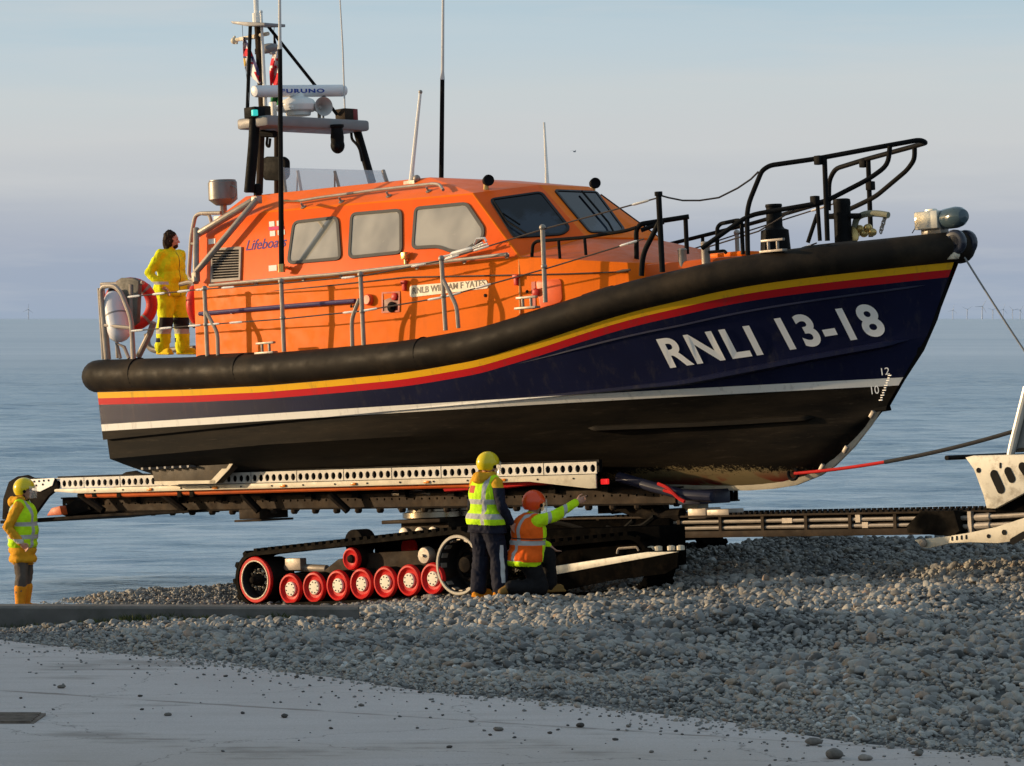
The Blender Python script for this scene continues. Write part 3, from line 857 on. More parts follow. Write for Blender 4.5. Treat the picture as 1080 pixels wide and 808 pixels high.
mb.tube([L(*p, -.35) for p in ((190,320),(206,344))], .045, 10)
mb.tube([L(*p, .5) for p in ((146,337),(160,336))], .03, 8)
pieces('aft_handrail', mb, pm('dark_steel_tube', (.16, .14, .12), .45, metal=.4), boat)
mb = MB(); q = [L(*p, 1.6) for p in ((122,296),(127,293),(139,293),(146,296),(144,340),(134,347),(128,340))]; mb.prism(q, Vector((0, .08, 0)))
obj('stern_locker_panel', mb, pm('weathered_grey_panel', (.13, .12, .1), .7, var=.3, vscale=8), boat, bev=.02)

# ------------------------------------------------------------------ bow rails
mb = MB(); mbs = []
def bowrail(path, name='bow_rail', r=.027, rr=.15, parent=boat):
    mb = MB(); mb.tube(rnd([L(*p) for p in path], rr), r, 10); return obj(name, mb, BLACKM, parent)
pul = bowrail(((788.7,269,1.25),(787.7,219,1.22),(803.5,180,1.15),(812,174.5,1.1),(861,167.5,.85),(936.4,153.5,.45),(970,147.5,.12),(977,150.5,0),(965,154,-.2),(911.7,168.5,-.55),(881,178,-.75),(874.5,190,-.8),(874,222,-.8)), 'pulpit_rail', .031)
bowrail(((740,262,1.5),(789.5,227,1.22),(868.8,213.4,.83),(917,188.6,.55),(936.6,174,.42),(938.6,154,.44)), 'pulpit_mid_rail', .03, parent=pul)
bowrail(((875,229,-.8),(897,220.3,-.65),(923,207.8,-.5),(957,179.2,-.28),(964.6,168,-.2),(964.6,154,-.2)), 'pulpit_mid_rail', .03, parent=pul)
bowrail(((869.6,166.5,.83),(872.7,254,.83)), 'pulpit_post', .032, parent=pul)
bowrail(((915.6,168.3,-.55),(918.5,250,-.55)), 'pulpit_post', .032, parent=pul)
bowrail(((862,212,.85),(864.8,254,.86)), 'pulpit_post', .026, parent=pul)
bowrail(((862,226,.85),(852,256,.9)), 'pulpit_brace', .026, parent=pul)
bowrail(((756.5,264,1.25),(756.5,240,1.25),(760,236,1.22),(782,231.5,1.2),(783.5,268,1.25)), 'pulpit_gate', .026, .08, parent=pul)
bowrail(((702,259,-1.25),(706,257.5,-1.25),(756,245,-1.15),(792,236,-1.05),(868,214,-.8)), 'port_bow_rail', .026)
bowrail(((741,250,-1.2),(741.5,266,-1.2)), 'port_bow_rail', .024); 
bowrail(((748,266,.9),(764,264.5,.85),(766,267,.85)), 'trunk_rail', .02, .04)
for px, py, s in ((863.5,169,.86),(859.5,211.5,.86),(911,172,-.55),(918,196,-.55)):
    mb = MB(); mb.box(L(px, py, s), (.09,.09,.11)); obj('rail_clamp', mb, BLACKM, pul, bev=.01)
# forward stanchion with its brace, and the trunk grab rails
mb = MB(); mb.tube([L(694.6,205.4,1.72), L(698.6,287,1.72)], .036, 10); mb.lathe([(0,.05),(.05,.05)], L(694.6,206.5,1.72), (0,0,1), 10)
mb.tube(rnd([L(*p, 1.72) for p in ((695.6,234),(678,268),(676.5,291))], .12), .034, 10); obj('forward_stanchion', mb, BLACKM, boat)
bowrail(((671.5,278,1.0),(671,243,1.0),(675,236.5,1.0),(726.5,228.5,.55)), 'trunk_rail', .032, .1)
bowrail(((676,243,1.0),(700,234,.8)), 'trunk_rail', .03, .05)
bowrail(((723,230,.55),(724.6,268,.55)), 'trunk_rail', .03)
rail_on('trunk_top_rail', ((561,271),(562,258),(566,254.5),(616,250.5),(660,243.5),(671,240)), COAMP, .001, .022, BLACKM, (), coam, .08)
mb = MB()
for a, b in (((589,251.5),(590.5,272.5)),((616.5,250),(618,269))): mb.tube([Lpl(*a, COAMP), Lpl(*b, COAMP)], .02, 8)
pieces('trunk_top_rail', mb, BLACKM, coam)
# sagging wire between the forward stanchion and the pulpit
mb = MB(); mb.tube([L(*p, s) for p, s in (((696,206),1.72),((705,208.5),1.66),((720,211.5),1.57),((738,211.5),1.47),((758,208.5),1.38),((778,198.5),1.28),((792,189),1.2),((800,181),1.16))], .012, 6); 
mb.tube([L(*p, s) for p, s in (((742,262),1.0),((800,244),.9),((838,221),.8))], .01, 6); pieces('guard_wire', mb, WIRE, boat)

# foredeck gear
mb = MB(); c = L(818, 262, .72)
mb.lathe([(-.12,.19),(.0,.185),(.22,.17),(.24,.12),(.27,.1),(.5,.095),(.51,.105),(.54,.1)], c, (0,0,1), 20); obj('capstan', mb, BLACKM, boat)
mb = MB(); c = L(889.5, 251, .1); u = Vector((0,0,1))
mb.lathe([(-.1,.11),(.4,.105),(.42,.11),(.47,.105),(.48,.08)], c, u, 16); mb.bar(c + Vector((-.22,-.03,.28)), c + Vector((.25,.03,.25)), .035)
obj('mooring_bitt', mb, BLACKM, boat)
mb = MB(); c = L(912, 248, -.1)
for i in range(5): mb.ell(c + Vector((-.14 + i*.08, -.02*i, .02 + .06*(i % 2))), (.06, .05, .05), 10, 8)
mb.lathe([(0,.12),(.03,.12),(.05,.06)], L(896.5, 249, .0), P(.3, .9, .1), 14)
obj('brass_fitting', mb, BRASS, boat)
mb = MB(); mb.tube(rnd([L(*p, -.05) for p in ((901,243),(903,230),(912,225.5),(925,225),(937,227))], .1), [.045]*18 if False else .04, 8); obj('anchor_arm', mb, pm('olive_anchor', (.2, .2, .14), .5), boat)
mb = MB()
for i in range(6):
    c = L(933.5 - i * .9, 229 + i * 3, -.05); M_r = Matrix.Rotation(i * PI / 2, 3, 'Z')
    mb.tube([c + M_r @ Vector((.022*math.cos(a), 0, .03*math.sin(a))) for a in np.linspace(0, 2*PI, 10, endpoint=False)], .009, 5, closed=True)
obj('anchor_chain', mb, STEEL, boat)
# bow searchlight: silver case, dark rounded lens hood
mb = MB(); c = L(984, 232.5, 0); mb.box(c, (.34, .3, .215)); mb.box(c + Vector((-.02, 0, .12)), (.12, .1, .04))
bl = obj('bow_searchlight', mb, pm('silver_case', (.68, .64, .55), .3, metal=.5), boat, bev=.012)
mb = MB(); mb.lathe([(0,.12),(.06,.125),(.22,.13),(.3,.115),(.36,.08),(.38,.02)], c + Vector((.17, 0, .0)), (1, -.25, .03), 20); obj('lens_hood', mb, pm('smoked_lens', (.05, .08, .1), .15, coat=.5), bl)
mb = MB(); mb.box(c + Vector((.02, 0, -.14)), (.3, .16, .07)); obj('lamp_bracket', mb, STEEL, bl, bev=.01)
mb = MB(); mb.tube([L(962, 246, .1), L(970, 233, .1), L(974.5, 224, .1)], .006, 5); obj('lamp_cable', mb, WIRE, bl)
# bow roller block
mb = MB(); c = L(1013, 256, 0)
for dy in (-.11, .11): mb.lathe([(-.05,.13),(-.03,.155),(.03,.155),(.05,.13)], c + Vector((0, dy, 0)), (0,1,0), 20)
mb.lathe([(-.16,.1),(.16,.1)], c, (0,1,0), 16); mb.box(c + Vector((-.16,0,-.02)), (.26,.34,.2))
obj('bow_roller', mb, pm('roller_navy', (.02, .024, .04), .25, coat=.3), boat, bev=.01)
mb = MB(); c = L(1004, 271, .12); mb.box(c, (.14,.1,.06)); mb.ell(c + Vector((.06,0,.02)), .05); obj('roller_bracket', mb, CREAM, boat, bev=.01)

# ------------------------------------------------------------------ mast, aerials, radar
MX = 2.45
mast_parts = []
mb = MB(); 
A = L(262.5, 133, 1.0); B = L(377, 131, -1.0)
mb.box((A + B) / 2, (.62, (A - B).length * .99, .15)); 
mast = obj('mast_platform', mb, pm('mast_grey', (.21, .2, .2), .45, var=.12), boat, bev=.035)
mb = MB()
mb.tube(rnd([L(*p, s) for p, s in (((268.5,125),.95),((267.5,150),.97),((262.8,203),1.02))], .15), .075, 12)
mb.tube([L(*p, s) for p, s in (((375.5,134),-.95),((392.5,193),-1.02))], .06, 12)
mb.tube(rnd([L(*p, -.8) for p in ((370.5,140),(371,147),(379,155),(382,170))], .1), .02, 8)
pieces('mast_leg', mb, BLACKM, mast)
mb = MB(); mb.tube([L(273.5,204,.55), L(276.5,112,.55)], .05, 10); mb.tube([L(292,204,.1), L(292,138,.1)], .04, 10); pieces('mast_post', mb, BROWNM, mast)
mb = MB(); mb.tube([L(277,116,.55), L(271.3,24,.55)], [.055,.045], 10); tp = obj('top_mast', mb, BROWNM, mast)
mb = MB(); q = [L(*p, .55) for p in ((254,23.3),(290,24.8),(290,27.8),(271,28.5),(256,25.8))]; mb.prism([p + Vector((0,-.2,0)) for p in q], Vector((0,.4,0))); obj('masthead_plate', mb, GREYM, tp, bev=.006)
mb = MB(); mb.tube([L(271,24,.55), L(270.6,14,.55)], .06, 10); mb.tube([L(270.6,16,.55), L(269.2,-25,.55)], .035, 8); obj('masthead_aerial', mb, WHITE, tp)
mb = MB(); mb.tube([L(248,42.3,.55), L(283,35.5,.55)], .028, 8); mb.box(L(262, 40, .55), (.3,.06,.05)); mb.ell(L(247,43,.55), .05); mb.bar(L(247.5,43,.55), L(247.5,38,.55), .015); mb.bar(L(249.5,43,.55), L(249.5,46.5,.55), .02)
obj('wind_gauge', mb, CREAM, tp)
mb = MB(); c = L(284, 51, .45); mb.ell(c, (.17,.12,.07)); mb.box(c + Vector((-.12,0,-.02)), (.25,.1,.08)); mb.lathe([(-.05,.045),(.04,.045)], L(287.5, 53.5, .45), (0,0,1), 10); obj('masthead_light', mb, GREYM, tp)
mb = MB(); mb.tube([L(264,27,.7), L(260.5,128,.9)], .026, 8); mb.tube([L(283.2,28.4,.4), L(333,91,-.3), L(355.5,121,-.62)], .024, 8); pieces('mast_stay', mb, BLACKM, tp)
mb = MB(); mb.tube([L(255.5,27,.6), L(256.5,46,.65), L(263,110,.9)], .005, 4); mb.tube([L(289.5,27,.35), L(288.5,36,.3), L(290,118,.1)], .005, 4); pieces('halyard', mb, STEEL, tp)
mb = MB(); mb.tube([L(280,114,.6), L(275.4,13,.6)], [.03,.018], 8); mb.ell(L(275.3,12.5,.6), .025); obj('aerial', mb, WHITE, mast)
def aerial(pts, s, rs, m, name='aerial', parent=boat):
    mb = MB(); mb.tube([L(*p, s) for p in pts], rs, 8); return obj(name, mb, m, parent)
w = aerial(((297,284.5),(296,170),(295.3,50)), 1.72, [.036,.034,.03], BLACKM, 'whip_aerial'); aerial(((295.3,52),(295.2,44),(294.8,-30)), 1.72, [.035,.022,.018], AERG, 'aerial_tip', w)
mb = MB(); c = L(297, 282.5, 1.72); mb.lathe([(-.06,.05),(.05,.05)], c, (0,0,1), 10); mb.bar(c, c + Vector((0,.12,0)), .025); mb.bar(L(295.6,212.5,1.7), L(295.6,212.5,1.7) + Vector((0,.35,0)), .02); obj('aerial_mount', mb, BRASS, w)
w = aerial(((465.4,190),(466,140),(466.6,82)), -1.2, [.034,.032,.03], BLACKM, 'whip_aerial'); aerial(((466.6,84),(466.8,76),(467.6,-30)), -1.2, [.034,.022,.016], AERG, 'aerial_tip', w)
w = aerial(((364,124.5),(363.8,118),(361.5,50),(357.5,-20)), -.7, [.026,.012,.011,.008], AERG, 'aerial', mast)
w = aerial(((433.8,191),(434.8,178),(443.4,97)), .9, [.035,.028,.02], WHITE, 'aerial')
mb = MB(); c = L(434, 193, .9); mb.box(c, (.2,.1,.06)); mb.ell(c + Vector((.1,0,.05)), .05); mb.ell(L(443.5,97,.9), .027); obj('aerial_mount', mb, STEEL, w)
aerial(((577,193.5),(576.5,178),(574,129)), -.95, [.03,.022,.014], BRIGHT, 'aerial')
# radar
pz = (A + B) / 2
mb = MB(); c = L(314.5, 115.5, 0.05); 
mb.lathe([(-.09,.17),(-.04,.18),(-.02,.24),(.06,.26),(.13,.22),(.17,.13),(.18,.09),(.24,.08)], c, (0,0,1), 24)
rd = obj('radar_housing', mb, WHITE, mast, bev=.008)
mb = MB(); mb.box(c + Vector((-.04,0,.015)), (.36,.5,.1)); obj('radar_gearbox', mb, WHITE, rd, bev=.06)
ra = L(267.5, 96.4, .84); rb = L(363.5, 95.6, -.84)
mb = MB(); d = (rb - ra).normalized()
mb.lathe([(0,.045),(.01,.075),(.05,.085),((rb-ra).length - .05,.085),((rb-ra).length-.01,.075),((rb-ra).length,.045)], ra, d, 20); sc_ = obj('radar_scanner', mb, pm('scanner_white', (.74, .73, .74), .35, var=.03), rd, smooth=40)
rax = d.cross(Vector((0, 0, 1))).normalized(); rax = rax if rax.x > 0 else -rax
SP = (ra.lerp(rb, .5) + rax * .087, rax)
letters_plane('scanner_lettering', 'FURUNO', (296.5, 98.2), (342.3, 97.8), 4.4, SP, LETF, sc_, .03, lift=.003, spacing=1.15)
# horn
mb = MB(); c = L(333.5, 114, -.25); hd = P(.9, .35, -.02).normalized()
mb.lathe([(q_*.62, w_*.58) for q_, w_ in [(0,.08),(.05,.1),(.18,.09),(.26,.11),(.34,.15),(.4,.21),(.44,.235),(.45,.23),(.43,.2),(.34,.12),(.2,.05),(.19,.01)]], c, hd, 26); obj('horn', mb, pm('horn_grey', (.42, .41, .39), .4, metal=.2), mast)
mb = MB(); mb.bar(c + hd*.1, c + hd*.1 + Vector((0,0,-.2)), .025); mb.bar(L(341,120,-.3), L(341,126,-.3), .015); obj('horn_stand', mb, STEEL, mast)
mb = MB(); c = L(268.5, 119, .95); mb.box(c, (.22,.2,.15)); nl = obj('navigation_light', mb, BLACKM, mast, bev=.01)
mb = MB(); c2 = L(268.6, 119, 1.08); mb.lathe([(-.04,.04),(-.035,.045),(.035,.045),(.04,.04)], c2, (0,0,1), 14); obj('green_lens', mb, GREENLAMP, nl)
mb = MB(); mb.box(L(277, 118.5, .7), (.2,.14,.16)); mb.box(L(364.5, 121.8, -.75), (.2,.22,.18)); pieces('junction_box', mb, BROWNM, mast, bev=.01)
mb = MB(); mb.box(L(372, 121.5, -.85), (.12,.1,.17)); obj('port_light', mb, pm('port_red', (.2, .02, .02), .3), mast, bev=.01)
mb = MB(); c = L(356, 152, -.3); mb.lathe([(.0,.09),(.1,.095),(.22,.08),(.24,.1),(.27,.1)], c, (0,0,1), 16); mb.ell(c + Vector((0,0,-.02)), (.10,.10,.115)); mb.ell(c + Vector((.04,-.07,-.04)), .05); obj('camera_turret', mb, BLACKM, mast)
mb = MB(); mb.tube(rnd([L(*p, .6) for p in ((282,145),(281,153),(284,155.5),(285,146)) ], .05), .02, 6); mb.tube([L(*p, .6) for p in ((276,141),(290,141.5))], .05, 8); obj('cable_loop', mb, BLACKM, mast)
mb = MB(); c = L(285, 133, .6); mb.box(L(288,117,.35), (.08,.08,.25)); obj('sensor_post', mb, WHITE, mast, bev=.01)
# flying-bridge clear screen, seat and posts
q = [L(*p, s) for p, s in (((297.5,177),.75),((404,180),-.75),((408,192),-.72),((301,204),.8))]
mb = MB(); mb.prism(q, Vector((.015,0,0))); scr = obj('upper_screen', mb, SCREEN, boat, smooth=0)
mb = MB(); mb.tube([q[0], q[3]], .03, 8); mb.tube([q[1], q[2]], .03, 8)
for a, b in (((314,180),(318,203)),((353,180.5),(358,199))):
    mb.tube([L(*a, .3), L(*b, .3)], .022, 6); mb.tube([L(*a, .3), L(b[0]-5, b[1], .3)], .012, 6)
pieces('screen_post', mb, STEEL, scr)
mb = MB(); q = [L(*p, .3) for p in ((277,167),(280,165),(297,165),(301,169),(301,186),(296,191),(277,190))]; mb.prism(rpoly(q, .06), Vector((0,.1,0))); obj('helm_seat', mb, BLACKM, boat, bev=.02)
# roof searchlights
for px, py, s in ((514.5,190.5,1.0),(627,193.5,-1.0)):
    mb = MB(); c = L(px, py, s); mb.lathe([(-.07,.04),(-.04,.065),(.04,.075),(.06,.07),(.05,.055)], c, P(.85,.5,.05), 16); sl = obj('roof_searchlight', mb, BLACKM, house)
    mb = MB(); mb.bar(c + Vector((-.05,0,-.2)), c + Vector((-.03,0,-.05)), .035); mb.box(c + Vector((-.05,0,-.16)), (.1,.1,.06)); obj('lamp_base', mb, BRASS, sl)

# ================================================================== CARRIAGE
CO = Vector((6.2, 0, -2.5))
car = thing('boat_carriage', 'dark steel launching carriage on rubber crawler tracks with red wheels, under the lifeboat', 'boat carriage', BM @ Matrix.Translation(CO))
SHIFT[car.name] = CO
# perforated side rails of the cradle
X0, X1 = L(58.5, 504, 1.05), L(629.4, 486.5, 1.05)
zA, zB = X0.z, X1.z
def rl(x): return zA + (zB - zA) * (x - X0.x) / (X1.x - X0.x)
du = (X1 - X0); LEN = du.length; du.normalize(); dv = Vector((-du.z, 0, du.x))
for sgn in (1, -1):
    oy = -1.05 * sgn
    cuts = [0, .06*LEN, .135*LEN] + [LEN * (.135 + .865 * i / 10) for i in range(1, 11)]
    for a, b in zip(cuts[:-1], cuts[1:]):
        mb = MB(); o = Vector((X0.x, oy, zA)) + du * (a + .008) - dv * .155
        perforated(mb, o, du, dv, b - a - .016, .15, max(3, round((b - a) / .125)), 1, .043, .049, Vector((0, .012 * sgn, 0)), y0=.12, y1=.78)
        obj('perforated_rail', mb, pm('rail_white', (.60, .575, .53), .5, var=.08, dirt=(.3, .26, .2, .45), dscale=4), car, smooth=0)
    mb = MB(); mb.box(Vector((X0.x, oy + .07 * sgn, zA)) + du * LEN/2 - dv * .06, (LEN, .06, .16), Matrix.Rotation(-math.atan2(du.z, du.x), 3, 'Y')); obj('rail_core', mb, BLACKM, car)
    mb = MB(); o = Vector((X0.x, oy - .03 * sgn, zA)) + du * 0.0
    p = [o - dv * .163, o + du * LEN - dv * .163, o + du * LEN - dv * .34, o + du * (LEN - .12) - dv * .34, o + du * (LEN - 1.15) - dv * .235, o + du * .55 - dv * .235, o - dv*.2]
    mb.prism(p, Vector((0, .02 * sgn, 0))); pl_ = obj('cream_side_plate', mb, CREAM, car, bev=.003)
    mb = MB()
    for k in np.arange(.9, LEN, .62): mb.lathe([(0,.012),(.01,.012)], o + du * k - dv * (.2 if k < LEN - 1 else .21) + Vector((0, -.001*sgn, 0)), (0, -sgn, 0), 8)
    obj('bolt', mb, BROWNM, pl_)
    for k in np.linspace(2.1, LEN - 1.6, 6):
        mb = MB(); mb.box(o + du * k - dv * .205 + Vector((0, -.012*sgn, 0)), (.10, .025, .035)); obj('marker_lamp', mb, AMBER, car, bev=.006)
# orange hydraulic pipe below
mb = MB(); mb.tube([L(*p, .95) for p in ((92,521.5),(120,521),(300,515.5),(486,510.5),(500,511))], .052, 10); obj('orange_pipe', mb, ORANGEPIPE, car)
mb = MB()
for px in (102, 128, 192, 205): mb.box(L(px, 519.5, .95), (.09,.12,.13))
pieces('pipe_clamp', mb, DARK, car, bev=.01)
mb = MB(); mb.tube([L(*p, .9) for p in ((470,515.5),(500,513.5),(520,513),(560,508.5),(600,507))], .045, 8); obj('red_strap', mb, REDSTRAP, car)
# twin lower box beams with rows of holes
for s, m_ in ((.62, 0), (-.62, 0)):
    a, b = L(66, 533, .62), L(712, 523, .62); a = Vector((a.x, -s, a.z)); b = Vector((b.x, -s, b.z)); d = (b - a).normalized(); v = Vector((-d.z, 0, d.x)); ln = (b - a).length
    mb = MB(); perforated(mb, a - v * .09, d, v, ln, .2, 84, 1, .017, .017, Vector((0, .02 * (1 if s > 0 else -1), 0)), seg=8, y0=.3, y1=.75)
    obj('beam_web', mb, BROWNM, car, smooth=0)
    mb = MB(); Mx = Matrix.Rotation(-math.atan2(d.z, d.x), 3, 'Y')
    for off in (.105, -.1): mb.box(a + d * ln/2 + v * off + Vector((0, .07 * (1 if s > 0 else -1), 0)), (ln, .2, .022), Mx)
    mb.box(a + d * ln/2 + Vector((0, .1 * (1 if s > 0 else -1), 0)), (ln, .02, .19), Mx)
    bo = obj('lower_beam', mb, DARK, car)
    mb = MB()
    for k in np.arange(2.0, ln - .5, .42): mb.lathe([(0,.05),(.035,.05),(.06,.03)], a + d * k - v * .11, (0,0,-1), 8)
    obj('beam_bolt', mb, BROWNM, bo)
# upper chassis mass between the rails: cross members, keel rollers, diagonal arms
mb = MB(); Mx = Matrix.Rotation(-math.atan2(du.z, du.x), 3, 'Y')
for k in np.linspace(.4, LEN - .2, 12): mb.box(Vector((X0.x, 0, zA)) + du * k - dv * .34, (.12, 1.4, .12), Mx)
mb.box(Vector((X0.x, 0, zA)) + du * (LEN * .55) - dv * .36, (LEN * .9, .5, .12), Mx)
pieces('cross_member', mb, DARK, car)
mb = MB()
for px0, px1 in ((84, 104), (172, 190), (256, 268), (348, 362)):
    for s in (.9, -.9):
        a = L(px0, 521, .9); b = L(px1, 539, .9)
        mb.tube([Vector((a.x, -s, a.z)), Vector((b.x, -s * .9, b.z))], .055, 8)
pieces('diagonal_arm', mb, DARK, car)
mb = MB()
for k in np.linspace(2.0, LEN - .5, 9):
    c = Vector((X0.x, 0, zA)) + du * k + dv * -.2; mb.lathe([(-.26,.14),(-.1,.09),(.1,.09),(.26,.14)], c, (0,1,0), 14)
pieces('keel_roller', mb, RUBBER, car)
# supports that carry the hull chines
for k in (2.6, 5.2, 8.4):
    for sgn in (1, -1):
        mb = MB(); c = Vector((X0.x, 0, zA)) + du * k; x = c.x
        z1 = hullpt(min(.95, x / 12.3), -1, .5).z if x > 0 else c.z + .1
        mb.hexa([Vector((x - .25, sgn*.5, c.z - .3)), Vector((x + .25, sgn*.5, c.z - .3)), Vector((x + .25, sgn*.95, c.z - .3)), Vector((x - .25, sgn*.95, c.z - .3)), Vector((x - .2, sgn*.55, c.z - .02)), Vector((x + .2, sgn*.55, c.z - .02)), Vector((x + .2, sgn*.92, c.z + .02)), Vector((x - .2, sgn*.92, c.z + .02))])
        obj('hull_pad', mb, RUBBER, car, bev=.02)
mb = MB(); a = L(278, 541.5, .5); mb.box(a, (.42,.55,.14)); mb.box(a + Vector((0,0,-.09)), (.56,.62,.03)); obj('rest_pad', mb, BROWNM, car, bev=.01)
# aft end of the cradle: rounded side plates, light perforated gusset, step and red block
for s in (1.08, -1.08):
    e = 1 if s > 0 else -1
    q = [L(*p, 1.08) for p in ((2,548),(3,526),(9,508),(18,502.5),(28,501),(34,504),(58,505),(62,514),(50,524),(34,546),(24,551))]
    q = [Vector((p.x, p.y * e, p.z)) for p in q]
    mb = MB(); mb.prism(q, Vector((0, .06 * e, 0))); obj('end_plate', mb, DARK, car, bev=.012)
    q = [L(*p, 1.1) for p in ((32,505.5),(57.5,504.2),(55,512),(42,518.5),(34,517))]
    q = [Vector((p.x, p.y * e, p.z)) for p in q]
    mb = MB(); mb.prism(q, Vector((0, .012 * e, 0))); g_ = obj('gusset', mb, WHITE, car)
    mb = MB()
    for px, py in ((36,508),(41,507.5),(46,507),(51,506.7),(38,512),(45,511)): 
        c = L(px, py, 1.105); c = Vector((c.x, c.y * e, c.z)); mb.lathe([(0,.016),(.004,.016)], c, (0,-e,0), 8)
    obj('hole', mb, BLACKM, g_)
mb = MB(); q = [L(*p, 1.0) for p in ((49,544),(54,536),(63,533.5),(65,543))]; mb.prism(q, Vector((0,.12,0))); obj('red_block', mb, pm('red_orange_block', (.5, .09, .02), .5), car, bev=.01)
mb = MB(); q = [L(*p, .9) for p in ((0,549),(125,541),(198,538.5),(200,541),(120,544.5),(58,549),(40,551),(0,552.5))]; mb.prism(q, Vector((0,1.8,0))); obj('tail_step', mb, DARK, car, bev=.008)
mb = MB(); q = [L(*p, .7) for p in ((60,541),(80,526),(90,528),(96,538),(70,545))]; mb.prism(q, Vector((0,1.4,0))); obj('tail_hinge', mb, DARK, car, bev=.01)

# turntable
mb = MB(); tc = L(468, 541, 0); mb.lathe([(-.06,.5),(-.05,.56),(.02,.56),(.03,.5),(.06,.5),(.1,.44),(.16,.44)], tc, (0,0,1), 36); obj('turntable_ring', mb, pm('greased_ring', (.3, .26, .2), .22, metal=.9), car)
mb = MB(); mb.box(tc + Vector((0,0,-.09)), (1.1,1.3,.05)); mb.box(tc + Vector((.12,0,-.24)), (.9,1.0,.26)); tb = obj('turntable_base', mb, BROWNM, car, bev=.01)
mb = MB()
for dx in (-.25, .05, .3): mb.lathe([(0,.09),(.04,.09),(.05,.06)], tc + Vector((dx, -.5, -.26)), (0,-1,0), 14)
pieces('motor_cover', mb, STEEL, tb)
mb = MB(); mb.lathe([(0,.06),(.3,.06),(.32,.03)], L(432, 533.5, .5), (1,0,.02), 12); mb.tube([L(*p,.6) for p in ((415,519.5),(430,520),(440,518),(455,521))], .03, 6); mb.box(L(420, 520.5, .6), (.2,.05,.05)); obj('hydraulic_cylinder', mb, STEEL, car)

# forward beam to the tractor
for s in (.42, -.42):
    e = 1 if s > 0 else -1
    a, b = L(560, 547, .42), L(1112, 536.5, .42); a2, b2 = L(560, 569.5, .42), L(1112, 566, .42)
    for q_ in (a, b, a2, b2): q_.y *= e
    d = (b - a).normalized(); v = Vector((-d.z, 0, d.x)); ln = (b - a).length; Mx = Matrix.Rotation(-math.atan2(d.z, d.x), 3, 'Y')
    hgt = (a - a2).dot(v)
    mb = MB()
    mb.box(a + d*ln/2 - v*.012 + Vector((0,.05*e,0)), (ln,.2,.025), Mx); mb.box(a + d*ln/2 - v*(hgt - .04) + Vector((0,.05*e,0)), (ln,.2,.08), Mx); mb.box(a + d*ln/2 - v*hgt/2 + Vector((0,.14*e,0)), (ln,.03,hgt), Mx)
    mb.box(a + d*ln/2 - v*hgt*.5 + Vector((0,.1*e,0)), (ln,.06,.03), Mx)
    bm_ = obj('tow_beam', mb, BROWNM, car, bev=.004)
    mb = MB()
    for k in np.arange(1.2, ln, .68): mb.box(a + d*k - v*hgt*.45 + Vector((0,.04*e,0)), (.045,.16,hgt*.8), Mx)
    obj('beam_rib', mb, BROWNM, bm_)
    mb = MB()
    for f_, k0_, k1_ in ((.3, 1.6, ln - 1.0), (.58, 1.4, ln - 1.4)):
        mb.bar(a + d*k0_ - v*hgt*f_ + Vector((0,-.0*e,0)), a + d*k1_ - v*hgt*f_, .024, 8)
    mb.box(a + d*5.4 - v*.06 + Vector((0,-.01*e,0)), (.07,.05,.12), Mx); mb.box(a + d*5.5 - v*hgt*.55, (.09,.05,.07), Mx); mb.box(a + d*4.3 - v*hgt*.3, (.16,.05,.06), Mx)
    obj('hydraulic_pipe', mb, STEEL, bm_)
    mb = MB()
    for k in np.arange(1.5, ln, .085): mb.box(a + d*k + v*.014 + Vector((0,.0,0)), (.04,.05,.028), Mx)
    obj('rack_tooth', mb, DARK, bm_)
mb = MB()
for q in (((565,548),(600,553),(640,566)),((600,560),(640,575),(655,572),(665,562)),((690,545),(676,556),(660,556)),((668,549),(656,560),(640,556))):
    mb.tube(rnd([L(*p, .5) for p in q], .15), .03, 6)
pieces('hydraulic_hose', mb, BLACKM, car)
mb = MB(); mb.box(L(661, 568, .48), (.09,.1,.24)); mb.tube(rnd([L(*p, .5) for p in ((668,569),(700,559),(1000,556))][:2], .1), .03, 8); mb.bar(L(666,562,.5), L(682,556,.5), .03); obj('valve_block', mb, STEEL, car, bev=.006)
mb = MB(); mb.box(L(743, 541, .3), (.3,.3,.13)); mb.box(L(765, 540.5, .3), (.36,.3,.09)); pieces('alloy_block', mb, STEEL, car, bev=.012)
mb = MB(); mb.box(L(733, 531, .2), (.28,.2,.18)); obj('keel_chock', mb, CREAM, car, bev=.01)
# bow support arm, navy strap, red line, tail lamp
mb = MB(); mb.tube([L(*p, .7) for p in ((652,503),(690,514),(722,522),(752,524))], .07, 8); mb.box(L(738, 524, .3), (.5,.6,.18)); obj('bow_arm', mb, pm('navy_strap', (.015, .018, .04), .5), car, bev=.01)
mb = MB(); mb.tube(rnd([L(*p, .82) for p in ((694,510),(704,514),(716,526),(722,529))], .1), .022, 6); mb.tube([L(*p,.8) for p in ((700,517),(712,521))], .02, 6); obj('red_line', mb, REDSTRAP, car)
mb = MB(); mb.box(L(638, 508, .98), (.11,.05,.07)); obj('tail_lamp', mb, REDLAMP, car, bev=.01)
mb = MB()
for q in (((632,521),(655,533),(690,545),(720,543)),((645,535),(690,530),(700,545))): mb.tube([L(*p, .4) for p in q], .09, 8)
mb.box(L(668, 532, 0), (.7, .6, .2)); pieces('fifth_wheel', mb, DARK, car)

